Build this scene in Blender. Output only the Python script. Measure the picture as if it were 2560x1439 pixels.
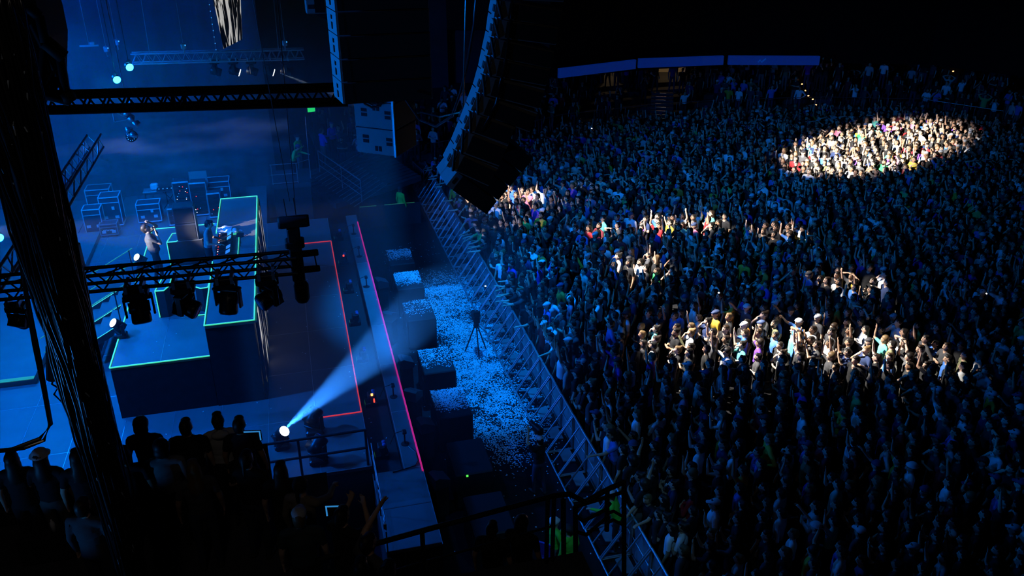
import bpy, bmesh, math, random
import numpy as np
from mathutils import Vector, Matrix, Euler

random.seed(7); rng = np.random.default_rng(7)
for o in list(bpy.data.objects): bpy.data.objects.remove(o)
SC = bpy.context.scene; COL = SC.collection
PI = math.pi; R = math.radians

# ------------------------------------------------------------------ camera, world, lights, exposure
FPX, PITCH, YAW, CAMH = 2150.0, R(26.1), R(14.5), 14.5
cd = bpy.data.cameras.new('camera'); cam = bpy.data.objects.new('camera', cd); COL.objects.link(cam)
cam.location = (0, 0, CAMH); cam.rotation_euler = (PI/2 - PITCH, 0, -YAW)
cd.sensor_width = 36; cd.lens = FPX/2560*36; cd.clip_start = 0.1; cd.clip_end = 300
SC.camera = cam
vs = SC.view_settings; vs.view_transform = 'Standard'; vs.look = 'None'; vs.gamma = 1; vs.exposure = 0; vs.use_curve_mapping = False
cy = SC.cycles
cy.max_bounces = 1; cy.diffuse_bounces = 1; cy.glossy_bounces = 1; cy.transmission_bounces = 2; cy.volume_bounces = 0; cy.transparent_max_bounces = 6
cy.use_denoising = True; cy.use_adaptive_sampling = True; cy.adaptive_threshold = .08; cy.light_sampling_threshold = .02; cy.sample_clamp_indirect = 2; cy.volume_step_rate = 4
w = bpy.data.worlds.new('dark_arena'); SC.world = w; w.use_nodes = True
w.node_tree.nodes['Background'].inputs[0].default_value = (0.10, 0.25, 1, 1)
w.node_tree.nodes['Background'].inputs[1].default_value = 0.0016

def survey_dir(x, y):
    L = x-1280; p = 719.5-y
    F = FPX*math.cos(PITCH)+p*math.sin(PITCH); Z = -FPX*math.sin(PITCH)+p*math.cos(PITCH)
    return (L*math.cos(YAW)+F*math.sin(YAW), -L*math.sin(YAW)+F*math.cos(YAW), Z)
def at_z(x, y, z):            # where the sight line through a photo point meets height z
    r = survey_dir(x, y); t = (z-CAMH)/r[2]; return Vector((r[0]*t, r[1]*t, z))
def at_y(x, y, Y):            # ... meets the upright plane at depth Y
    r = survey_dir(x, y); t = Y/r[1]; return Vector((r[0]*t, Y, CAMH+r[2]*t))
def at_r(x, y, D):            # ... at horizontal distance D
    r = survey_dir(x, y); t = D/math.hypot(r[0], r[1]); return Vector((r[0]*t, r[1]*t, CAMH+r[2]*t))

def spot(name, loc, target, power, col, angle, blend=0.3, radius=0.1):
    l = bpy.data.lights.new(name, 'SPOT'); l.energy = power; l.color = col; l.spot_size = R(angle); l.spot_blend = blend; l.shadow_soft_size = radius
    o = bpy.data.objects.new(name, l); COL.objects.link(o); o.location = loc
    o.rotation_euler = (Vector(target)-Vector(loc)).to_track_quat('-Z', 'Y').to_euler(); return o
def point(name, loc, power, col, radius=0.1):
    l = bpy.data.lights.new(name, 'POINT'); l.energy = power; l.color = col; l.shadow_soft_size = radius
    o = bpy.data.objects.new(name, l); COL.objects.link(o); o.location = loc; return o

BLUE = (0.0, 0.145, 1.0); CYAN = (0.0, 0.20, 1.0); WHITE = (1.0, 0.93, 0.82)
# stage wash: blue fixtures high upstage and far wing, plus added accents
spot('blue_wash_near', (-9.5, 19.4, 9.5), (-4, 22.5, 2.5), 5800, BLUE, 100, .6, .25)
spot('blue_wash_mid', (-10, 25, 10.5), (-3.5, 25, 3), 3600, BLUE, 110, .6, .25)
spot('blue_wash_far', (-8.5, 33, 10), (-3, 30, 2), 2300, BLUE, 110, .6, .25)
spot('blue_wash_front', (-1.0, 15.0, 12.5), (-0.3, 17.0, 1.8), 900, BLUE, 60, .7, .25)
spot('blue_backline', (-6.0, 31.0, 8.5), (-6.0, 35.0, 2.0), 1500, (0, .24, 1), 70, .8, .1)  # added accent, lifts the trims of cases and racks
spot('blue_backdrop', (-8, 27, 11.5), (-8, 38, 5.5), 4200, (0, .10, 1), 100, .9, .4)
spot('blue_flank', (-9, 14.25, 12.9), (2.0, 12.8, 11.4), 7000, (0, .19, 1), 40, .6, .1)  # added spot, lights the stage-facing sides of the speaker hangs
spot('blue_sub_side', (-6.5, 16.4, 6.2), (1.7, 19.7, 9.2), 2200, (0, .16, 1), 20, .6, .15)  # added narrow spot on the face of the sub hang
spot('blue_side', (-11, 5.2, 5.2), (-3.0, 8.6, 9.6), 1000, (0.03, .3, 1), 46, .8, .12)  # added low at the left, for cable glints and rims on shoulders
spot('guard_fill', (4.6, 9.6, 9.0), (5.3, 14.6, 1.0), 420, (.12, .5, 1), 40, .8, .1)  # added blue-white fill on the guards by the handrail
for a, b, pw in (((-12.5, 36.2, 6.6), (-4.5, 36.4, 6.0), 900), ((-11.5, 34.8, 3.9), (-5.0, 35.5, 4.3), 700), ((-12.5, 36.0, 4.3), (-4.5, 36.3, 4.6), 3200)): spot('wing_beam', a, b, pw, (.5, .7, 1), 5 if pw < 2000 else 9, .6, .02)
# pit and crowd light: unseen lamps set above the pit, outside the haze
spot('blue_pit', (4.3, 25.0, 14.6), (4.9, 24.8, 0), 14500, (0, .21, 1), 44, .5, .15)
spot('blue_barrier', (4.3, 29.0, 14.6), (7.0, 31.0, 0.5), 3200, CYAN, 62, .9, .2)
spot('blue_crowd_mid', (4.2, 25, 14.4), (15, 30, 1), 3600, (0.01, .28, 1), 72, .95, .3)
spot('blue_crowd_far', (4.2, 26, 14.4), (26, 38, 1), 4200, (0.01, .22, 1), 50, .95, .3)
spot('blue_crowd_near', (4.2, 23, 14.4), (12, 16, 1), 750, (0.01, .26, 1), 70, .9, .3)
# white audience pools: unseen spots set over the pit, clear of the haze
POOLS = [((7.3, 34.7), 4.0, 50000), ((8.6, 34.4), 4.6, 50000), ((9.7, 34.2), 4.0, 45000), ((28.3, 36.5), 12.3, 260000), ((11.5, 29.7), 4.5, 46000), ((13.7, 29.6), 5.5, 80000), ((15.8, 29.2), 5.0, 75000), ((18.2, 27.6), 4.5, 40000),
         ((11.7, 26.0), 7.0, 75000), ((10.4, 20.4), 7.0, 70000), ((12.7, 20.2), 9.0, 80000), ((15.0, 19.2), 9.0, 70000), ((16.9, 18.3), 6.0, 50000), ((18.2, 22.9), 4.8, 50000)]
for k, ((x, y), ang, pw) in enumerate(POOLS):
    spot('audience_spot', (3.0, 24.5+0.3*k, 14.2), (x, y, 1.4), pw, WHITE, ang, .6 if ang > 10 else .3, .05)
spot('singer_key', (-9.0, 22.5, 6.5), (-4.38, 25.1, 4.95), 9000, (1, .97, .94), 12, .5, .05)
spot('platform_fill', (-2.0, 1.0, 17.0), (-1.0, 10.0, 7.0), 70, (1, .86, .74), 80, .8, .5)  # added dim warm fill from behind, no lamp seen there

# ------------------------------------------------------------------ materials
def mat(name, col, rough=.6, metal=0.0, emit=None, es=0.0, var=0.0, scale=3.0, bump=0.0, spec=.5):
    m = bpy.data.materials.new(name); m.use_nodes = True; nt = m.node_tree; b = nt.nodes['Principled BSDF']
    c = tuple(col)+(1,)
    b.inputs['Base Color'].default_value = c; b.inputs['Roughness'].default_value = rough; b.inputs['Metallic'].default_value = metal
    b.inputs['Specular IOR Level'].default_value = spec
    if emit: b.inputs['Emission Color'].default_value = tuple(emit)+(1,); b.inputs['Emission Strength'].default_value = es
    if var or bump:
        tc = nt.nodes.new('ShaderNodeTexCoord'); n = nt.nodes.new('ShaderNodeTexNoise'); n.inputs['Scale'].default_value = scale; n.inputs['Detail'].default_value = 5
        nt.links.new(tc.outputs['Object'], n.inputs['Vector'])
        if var:
            mx = nt.nodes.new('ShaderNodeMix'); mx.data_type = 'RGBA'
            mx.inputs[6].default_value = tuple(max(0, v*(1-var)) for v in col)+(1,); mx.inputs[7].default_value = tuple(min(1, v*(1+var)) for v in col)+(1,)
            nt.links.new(n.outputs[0], mx.inputs[0]); nt.links.new(mx.outputs[2], b.inputs['Base Color'])
        if bump:
            bp = nt.nodes.new('ShaderNodeBump'); bp.inputs['Strength'].default_value = bump; nt.links.new(n.outputs[0], bp.inputs['Height']); nt.links.new(bp.outputs[0], b.inputs['Normal'])
    return m
M = {}
M['deck'] = mat('stage_deck', (.15, .15, .155), .55, var=.25, scale=1.3)
M['riser_top'] = mat('riser_top', (.20, .20, .20), .5, var=.2, scale=1.5)
M['seam'] = mat('aluminium_seam', (.55, .55, .56), .35, .6)
M['skirt'] = mat('black_skirting', (.018, .018, .02), .95, var=.4, scale=6)
M['black'] = mat('black_paint', (.012, .012, .013), .6, spec=.25)
M['blackm'] = mat('black_metal', (.03, .03, .032), .35, .7)
M['cable'] = mat('black_rubber_cable', (.01, .01, .011), .22)
M['steel'] = mat('galvanised_steel', (.45, .46, .48), .35, .9)
M['alu'] = mat('aluminium', (.5, .51, .53), .35, .85, var=.15)
M['dustalu'] = mat('dull_aluminium', (.36, .37, .39), .5, .5, var=.2)
M['concrete'] = mat('dark_concrete', (.055, .055, .06), .9, var=.3, scale=.8)
M['pit'] = mat('black_floor_cover', (.012, .012, .013), .95, spec=.1, var=.4, scale=1.5)
M['drape'] = mat('dark_drape', (.11, .11, .12), .95, var=.2, scale=.6)
M['stand'] = mat('stand_concrete', (.05, .05, .055), .9, var=.3)
M['cab'] = mat('speaker_cabinet', (.16, .16, .165), .7, var=.1, scale=8)
M['grille'] = mat('speaker_grille', (.006, .006, .006), .8)
M['port'] = mat('cabinet_port', (.005, .005, .005), .9)
M['green'] = mat('green_glow_tape', (.1, .8, .45), .5, emit=(.09, 1.0, .40), es=.7)
M['dimgreen'] = mat('dim_green_tape', (.15, .5, .12), .5, emit=(.12, .55, .06), es=.10)
M['red'] = mat('red_led_strip', (.6, .05, .04), .5, emit=(1.0, .05, .05), es=.55)
M['pink'] = mat('pink_led_strip', (.6, .05, .2), .5, emit=(.85, .015, .17), es=.50)
M['lampw'] = mat('lit_white_lens', (1, 1, 1), .3, emit=(1, .98, .95), es=7)
M['lampb'] = mat('lit_cyan_lens', (.2, .6, 1), .3, emit=(.02, .42, 1), es=16)
M['glass'] = mat('dark_lens', (.02, .03, .05), .06, spec=.9)
M['bluelens'] = mat('blue_coated_lens', (.03, .12, .35), .12, spec=.9)
M['ledred'] = mat('red_indicator', (1, .05, .03), .4, emit=(1, .04, .02), es=3)
M['ledora'] = mat('orange_indicator', (1, .5, .1), .4, emit=(1, .32, .05), es=6)
M['ledgrn'] = mat('green_indicator', (.1, 1, .1), .4, emit=(.1, 1, .08), es=1.3)
M['ledwht'] = mat('white_indicator', (1, 1, 1), .4, emit=(1, .95, .9), es=5)
M['ledblu'] = mat('blue_indicator', (.1, .4, 1), .4, emit=(.05, .4, 1), es=1.5)
M['steplamp'] = mat('amber_step_lamp', (1, .7, .4), .4, emit=(1, .5, .2), es=2)
M['exit'] = mat('green_exit_sign', (.05, .8, .2), .4, emit=(.02, .75, .12), es=.9)
M['ribbon'] = mat('blue_ribbon_board', (.0, .01, .1), .5, emit=(.0, .018, .20), es=.5)
M['ribbontext'] = mat('ribbon_lettering', (.0, .02, .2), .5, emit=(.0, .05, .34), es=.5)
M['confetti'] = mat('white_paper_confetti', (.75, .77, .8), .7)
M['white'] = mat('white_plastic', (.75, .76, .78), .45)
M['glintbit'] = mat('pale_glint_bit', (.32, .38, .45), .4)  # pale colour standing in for glints on the cable column
M['trim'] = mat('bright_case_trim', (.72, .74, .78), .3, .15)
M['case'] = mat('flight_case_panel', (.035, .04, .05), .45, var=.3, scale=5)
M['hivis'] = mat('hi_vis_green', (.12, .75, .06), .6, emit=(.05, .5, .02), es=.04)
M['towel'] = mat('white_towel', (.8, .82, .85), .9, bump=.3, scale=20)
M['chairblue'] = mat('blue_chair_plastic', (.03, .06, .42), .5)
M['doorwall'] = mat('lit_cream_wall', (.75, .66, .5), .8, var=.1)
M['wallnavy'] = mat('concourse_wall', (.07, .07, .08), .85, var=.2)
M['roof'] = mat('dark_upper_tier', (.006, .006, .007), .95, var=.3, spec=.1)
M['screen'] = mat('tablet_screen', (.02, .2, .5), .2, emit=(.05, .4, 1), es=.5)

def led_wall(name, axis, scale_u, scale_v, thr=.5, strength=.5):
    m = bpy.data.materials.new(name); m.use_nodes = True; nt = m.node_tree; b = nt.nodes['Principled BSDF']
    b.inputs['Base Color'].default_value = (.01, .01, .012, 1); b.inputs['Roughness'].default_value = .6
    tc = nt.nodes.new('ShaderNodeTexCoord'); mp = nt.nodes.new('ShaderNodeMapping'); nz = nt.nodes.new('ShaderNodeTexNoise'); rp = nt.nodes.new('ShaderNodeValToRGB')
    mp.inputs['Scale'].default_value = (scale_u, scale_u, scale_v)
    nz.inputs['Scale'].default_value = 1; nz.inputs['Detail'].default_value = 3; nz.inputs['Distortion'].default_value = .6
    rp.color_ramp.elements[0].position = thr; rp.color_ramp.elements[1].position = thr+.05
    rp.color_ramp.elements[0].color = (0, 0, 0, 1); rp.color_ramp.elements[1].color = (.75, .74, .72, 1)
    for a, c in ((tc.outputs['Object'], mp.inputs[0]), (mp.outputs[0], nz.inputs['Vector']), (nz.outputs[0], rp.inputs[0]), (rp.outputs[0], b.inputs['Emission Color'])): nt.links.new(a, c)
    b.inputs['Emission Strength'].default_value = strength; return m
M['ledfront'] = led_wall('led_streaks_front', 'y', 2.6, .55, .56, .7)
M['ledflown'] = led_wall('led_streaks_flown', 'x', 7.0, 1.0, .505, .62)

def person_mats(prefix, attr):
    """skin, top, trousers, hair, shoes, hat; the top's colour comes from the object (or its instance attribute)."""
    out = []
    def base(n, rough):
        m = bpy.data.materials.new(prefix+n); m.use_nodes = True; b = m.node_tree.nodes['Principled BSDF']; b.inputs['Roughness'].default_value = rough; b.inputs['Specular IOR Level'].default_value = .3; return m, m.node_tree, b
    def ramp(nt, b, cols, mul=1.0):
        oi = nt.nodes.new('ShaderNodeObjectInfo'); rp = nt.nodes.new('ShaderNodeValToRGB'); rp.color_ramp.interpolation = 'CONSTANT'
        f = nt.nodes.new('ShaderNodeMath'); f.operation = 'MULTIPLY'; f.inputs[1].default_value = mul; g = nt.nodes.new('ShaderNodeMath'); g.operation = 'FRACT'
        nt.links.new(oi.outputs['Random'], f.inputs[0]); nt.links.new(f.outputs[0], g.inputs[0]); nt.links.new(g.outputs[0], rp.inputs[0])
        el = rp.color_ramp.elements
        while len(el) < len(cols): el.new(.5)
        for i, c in enumerate(cols): el[i].position = i/len(cols); el[i].color = c+(1,)
        nt.links.new(rp.outputs[0], b.inputs['Base Color'])
    def colour(nt, b, k=1.0):
        if attr:
            a = nt.nodes.new('ShaderNodeAttribute'); a.attribute_type = 'INSTANCER'; a.attribute_name = 'top_colour'; nt.links.new(a.outputs['Color'], b.inputs['Base Color'])
        else:
            a = nt.nodes.new('ShaderNodeObjectInfo'); nt.links.new(a.outputs['Color'], b.inputs['Base Color'])
    m, nt, b = base('skin', .5); ramp(nt, b, [(.55, .34, .23), (.48, .28, .18), (.62, .42, .31), (.38, .21, .13), (.58, .38, .27)], 7); out.append(m)
    m, nt, b = base('top', .85); colour(nt, b); out.append(m)
    m, nt, b = base('trousers', .85); ramp(nt, b, [(.02, .02, .025), (.03, .04, .07), (.015, .015, .015), (.10, .10, .09)], 13); out.append(m)
    m, nt, b = base('hair', .5); ramp(nt, b, [(.010, .008, .006), (.014, .010, .008), (.03, .017, .009), (.008, .008, .008), (.02, .012, .008), (.012, .009, .007), (.13, .08, .035), (.01, .008, .007)], 29); out.append(m)
    m, nt, b = base('shoes', .6); b.inputs['Base Color'].default_value = (.05, .05, .05, 1); out.append(m)
    m, nt, b = base('hat', .7); ramp(nt, b, [(.02, .02, .025), (.6, .62, .66), (.03, .05, .12), (.4, .42, .45)], 41); out.append(m)
    return out
PM_OBJ = person_mats('person_', False); PM_INS = person_mats('crowd_', True)
TAGS = {'skin': 0, 'top': 1, 'legs': 2, 'hair': 3, 'shoe': 4, 'hat': 5}

# ------------------------------------------------------------------ mesh helpers
class MB:
    def __init__(s): s.v = []; s.f = []
    def add(s, vs_, fs):
        n = len(s.v); s.v += [tuple(v) for v in vs_]; s.f += [tuple(i+n for i in f) for f in fs]; return s
    def box(s, c, d, rot=None, taper=1.0):
        c = Vector(c); q = rot if rot is not None else Matrix.Identity(3)
        vs_ = []
        for z in (-1, 1):
            k = taper if z > 0 else 1
            for x, y in ((-1, -1), (1, -1), (1, 1), (-1, 1)): vs_.append(c+q @ Vector((x*d[0]/2*k, y*d[1]/2*k, z*d[2]/2)))
        return s.add(vs_, [(3, 2, 1, 0), (4, 5, 6, 7), (0, 1, 5, 4), (1, 2, 6, 5), (2, 3, 7, 6), (3, 0, 4, 7)])
    def cbox(s, c, d, b=.02, rot=None):                      # box with chamfered upright edges and top
        c = Vector(c); q = rot if rot is not None else Matrix.Identity(3); x, y, z = d[0]/2, d[1]/2, d[2]/2
        def ring(x, y, zz, b): return [Vector(p) for p in ((-x+b, -y, zz), (x-b, -y, zz), (x, -y+b, zz), (x, y-b, zz), (x-b, y, zz), (-x+b, y, zz), (-x, y-b, zz), (-x, -y+b, zz))]
        rs = [ring(x-b, y-b, -z, b*.6), ring(x, y, -z+b, b), ring(x, y, z-b, b), ring(x-b, y-b, z, b*.6)]
        fs = [tuple(range(7, -1, -1)), tuple(range(24, 32))]
        for k in range(3):
            for i in range(8): j = (i+1) % 8; fs.append((k*8+i, k*8+j, k*8+8+j, k*8+8+i))
        return s.add([c+q @ p for r_ in rs for p in r_], fs)
    def cyl(s, p0, p1, r0, r1=None, n=8):
        r1 = r0 if r1 is None else r1; p0 = Vector(p0); p1 = Vector(p1); d = (p1-p0).normalized(); a = d.orthogonal().normalized(); b = d.cross(a)
        vs_ = [p+(a*math.cos(2*PI*i/n)+b*math.sin(2*PI*i/n))*r_ for p, r_ in ((p0, r0), (p1, r1)) for i in range(n)]
        return s.add(vs_, [tuple(range(n-1, -1, -1)), tuple(range(n, 2*n))]+[(i, (i+1) % n, n+(i+1) % n, n+i) for i in range(n)])
    def tube(s, pts, r, n=6):
        pts = [Vector(p) for p in pts]; vs_ = []
        for i, p in enumerate(pts):
            d = (pts[min(i+1, len(pts)-1)]-pts[max(i-1, 0)]).normalized(); up = Vector((.31, .17, .93)); a = d.cross(up).normalized(); b = d.cross(a)
            vs_ += [p+(a*math.cos(2*PI*k/n)+b*math.sin(2*PI*k/n))*r for k in range(n)]
        fs = [tuple(range(n-1, -1, -1)), tuple(range((len(pts)-1)*n, len(pts)*n))]
        for i in range(len(pts)-1):
            for k in range(n): fs.append((i*n+k, i*n+(k+1) % n, (i+1)*n+(k+1) % n, (i+1)*n+k))
        return s.add(vs_, fs)
    def lathe(s, prof, n=16, o=(0, 0, 0), rot=None):         # profile of (radius, height) turned about z
        q = rot if rot is not None else Matrix.Identity(3); o = Vector(o); vs_ = []
        for r_, z in prof: vs_ += [o+q @ Vector((r_*math.cos(2*PI*k/n), r_*math.sin(2*PI*k/n), z)) for k in range(n)]
        m = len(prof); fs = [tuple(range(n-1, -1, -1)), tuple(range((m-1)*n, m*n))]
        for i in range(m-1):
            for k in range(n): fs.append((i*n+k, i*n+(k+1) % n, (i+1)*n+(k+1) % n, (i+1)*n+k))
        return s.add(vs_, fs)
    def prism(s, poly, z0, z1):                              # polygon in xy pulled from z0 to z1
        n = len(poly); vs_ = [(x, y, z0) for x, y in poly]+[(x, y, z1) for x, y in poly]
        return s.add(vs_, [tuple(range(n-1, -1, -1)), tuple(range(n, 2*n))]+[(i, (i+1) % n, n+(i+1) % n, n+i) for i in range(n)])
    def prism_xz(s, poly, y0, y1):
        n = len(poly); vs_ = [(x, y0, z) for x, z in poly]+[(x, y1, z) for x, z in poly]
        return s.add(vs_, [tuple(range(n)), tuple(range(2*n-1, n-1, -1))]+[(i, n+i, n+(i+1) % n, (i+1) % n) for i in range(n)])
    def mesh(s, name, smooth=False):
        me = bpy.data.meshes.new(name); me.from_pydata(s.v, [], s.f); me.validate()
        bm = bmesh.new(); bm.from_mesh(me); bmesh.ops.recalc_face_normals(bm, faces=bm.faces); bm.to_mesh(me); bm.free()
        if smooth: me.polygons.foreach_set('use_smooth', [True]*len(me.polygons))
        return me
    def build(s, name, m, parent=None, smooth=False): return obj(name, s.mesh(name, smooth), m, parent)
def obj(name, me, m=None, parent=None, loc=None, rot=None, scale=None):
    o = bpy.data.objects.new(name, me); COL.objects.link(o)
    if m is not None and not me.materials: me.materials.append(m)
    elif m is not None and me.materials[0] != m: o.material_slots[0].link = 'OBJECT'; o.material_slots[0].material = m
    if parent: o.parent = parent
    if loc is not None: o.location = loc
    if rot is not None: o.rotation_euler = rot
    if scale is not None: o.scale = scale
    return o
def tag(o, label, cat, group=None, kind=None):
    o['label'] = label; o['category'] = cat
    if group: o['group'] = group
    if kind: o['kind'] = kind
    return o
def thing(name, label, cat, loc=(0, 0, 0), rz=0, group=None, rot=None):
    o = bpy.data.objects.new(name, None); COL.objects.link(o); o.location = loc; o.rotation_euler = rot if rot else (0, 0, rz); o.empty_display_size = .2
    return tag(o, label, cat, group)
def struct(o, label=None):
    o['kind'] = 'structure'
    if label: o['label'] = label
    return o
def copy_tree(o, parent=None, loc=None, rot=None, label=None):
    c = o.copy(); COL.objects.link(c); c.parent = parent
    if loc is not None: c.location = loc
    if rot is not None: c.rotation_euler = rot
    if label: c['label'] = label
    for ch in list(o.children): copy_tree(ch, c)
    return c
_ROD = {}
def rod(name, p0, p1, r, m, parent=None, n=8):               # round bar: one shared unit mesh, placed and stretched
    k = (m.name, n)
    if k not in _ROD: me = MB().cyl((0, 0, 0), (0, 0, 1), 1, 1, n).mesh('round_bar', True); me.materials.append(m); _ROD[k] = me
    p0 = Vector(p0); d = Vector(p1)-p0
    o = obj(name, _ROD[k], None, parent, p0, d.to_track_quat('Z', 'Y').to_euler(), (r, r, d.length)); return o
_BLK = {}
def blk(name, c, d, m, parent=None, rot=(0, 0, 0)):
    if m.name not in _BLK: me = MB().cbox((0, 0, 0), (1, 1, 1), .02).mesh('block'); me.materials.append(m); _BLK[m.name] = me
    return obj(name, _BLK[m.name], None, parent, c, rot, d)

ORD = ['first', 'second', 'third', 'fourth', 'fifth', 'sixth', 'seventh', 'eighth', 'ninth', 'tenth', 'eleventh', 'twelfth', 'thirteenth', 'fourteenth', 'fifteenth', 'sixteenth', 'seventeenth', 'eighteenth', 'nineteenth', 'twentieth', 'twenty-first', 'twenty-second', 'twenty-third', 'twenty-fourth', 'twenty-fifth', 'twenty-sixth', 'twenty-seventh', 'twenty-eighth', 'twenty-ninth', 'thirtieth', 'thirty-first', 'thirty-second', 'thirty-third', 'thirty-fourth', 'thirty-fifth']

# ------------------------------------------------------------------ people: one continuous body grown from limb volumes
WORK = bpy.data.scenes.new('body_workshop')       # scratch scene for growing the bodies, removed at the end
def _cap(bm, p0, p1, r0, r1, n=10):
    p0 = Vector(p0); p1 = Vector(p1); d = p1-p0; L = d.length; d = d.normalized() if L > 1e-6 else Vector((0, 0, 1)); a = d.orthogonal().normalized(); b = d.cross(a)
    rings = [(-r0*.99, r0*.14), (-r0*.7, r0*.71), (0, r0), (L, r1), (L+r1*.7, r1*.71), (L+r1*.99, r1*.14)]
    vs_ = [[bm.verts.new(p0+d*h+(a*math.cos(2*PI*k/n)+b*math.sin(2*PI*k/n))*q) for k in range(n)] for h, q in rings]
    for i in range(len(rings)-1):
        for k in range(n): bm.faces.new((vs_[i][k], vs_[i][(k+1) % n], vs_[i+1][(k+1) % n], vs_[i+1][k]))
    bm.faces.new(vs_[0][::-1]); bm.faces.new(vs_[-1])
def _ell(bm, c, r, n=12, m=7):
    vs_ = [[bm.verts.new((c[0]+r[0]*math.sin(PI*i/m)*math.cos(2*PI*k/n), c[1]+r[1]*math.sin(PI*i/m)*math.sin(2*PI*k/n), c[2]+r[2]*math.cos(PI*i/m))) for k in range(n)] for i in range(1, m)]
    t = bm.verts.new((c[0], c[1], c[2]+r[2])); u = bm.verts.new((c[0], c[1], c[2]-r[2]))
    for i in range(m-2):
        for k in range(n): bm.faces.new((vs_[i][k], vs_[i+1][k], vs_[i+1][(k+1) % n], vs_[i][(k+1) % n]))
    for k in range(n): bm.faces.new((t, vs_[0][k], vs_[0][(k+1) % n])); bm.faces.new((u, vs_[-1][(k+1) % n], vs_[-1][k]))

def hand(P, w, d, nrm, curl=.4, spread=.25, r=.0095):
    """palm, four unequal jointed fingers, thumb from the side of the palm"""
    w = Vector(w); d = Vector(d).normalized(); nrm = Vector(nrm); nrm = (nrm-d*nrm.dot(d)).normalized(); s_ = d.cross(nrm)
    for k in (-.02, 0, .02): P.append(('c', w+s_*k*.7, w+d*.075+s_*k, .018, .017, 'skin'))
    for i, L in enumerate((.058, .072, .068, .052)):
        o = (i-1.5)/1.5; b = w+d*.085+s_*o*.03; d1 = (d+s_*o*spread+nrm*curl*.6).normalized(); k = b+d1*L*.55; d2 = (d1+nrm*curl).normalized()
        P.append(('c', b, k, r, r*.95, 'skin')); P.append(('c', k, k+d2*L*.55, r*.95, r*.8, 'skin'))
    b = w+d*.02+s_*-.03; d1 = (d*.7-s_*.7+nrm*.25).normalized(); k = b+d1*.04
    P.append(('c', b, k, r*1.15, r, 'skin')); P.append(('c', k, k+(d1+d*.5).normalized()*.03, r, r*.85, 'skin'))

ARM = {  # elbow, wrist, hand direction, palm normal for the left arm (y > 0); mirrored for the right
 'down': ((-.02, .25, 1.14), (.06, .27, .90), (.1, 0, -1), (0, -1, 0)),
 'up': ((.10, .30, 1.62), (.14, .24, 1.88), (.1, -.05, 1), (1, 0, 0)),
 'wave': ((.14, .36, 1.50), (.10, .40, 1.77), (0, .1, 1), (1, 0, 0)),
 'fwd': ((.27, .22, 1.28), (.50, .16, 1.24), (1, -.1, -.1), (0, 0, -1)),
 'phone': ((.24, .20, 1.33), (.30, .10, 1.58), (.2, -.3, 1), (-1, 0, 0)),
 'cross': ((.05, .28, 1.16), (.22, .02, 1.20), (.2, -1, .1), (-1, 0, 0)),
 'head': ((.08, .36, 1.62), (.05, .15, 1.70), (-.2, -1, .3), (0, 0, -1)),
 'hip': ((-.10, .38, 1.18), (.02, .20, 1.03), (.4, -.8, -.2), (0, -1, 0)),
 'point': ((.20, .26, 1.52), (.40, .22, 1.74), (1, 0, .7), (0, -1, 0)),
 'mouth': ((.20, .26, 1.22), (.18, .08, 1.47), (-.1, -.6, .8), (-1, 0, 0)),
 'desk': ((.06, .28, 1.13), (.33, .20, 1.08), (1, -.1, -.1), (0, 0, -1)),
 'face': ((.26, .17, 1.56), (.13, .07, 1.72), (-.5, -.3, .4), (-1, 0, -.3)),
}
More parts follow.
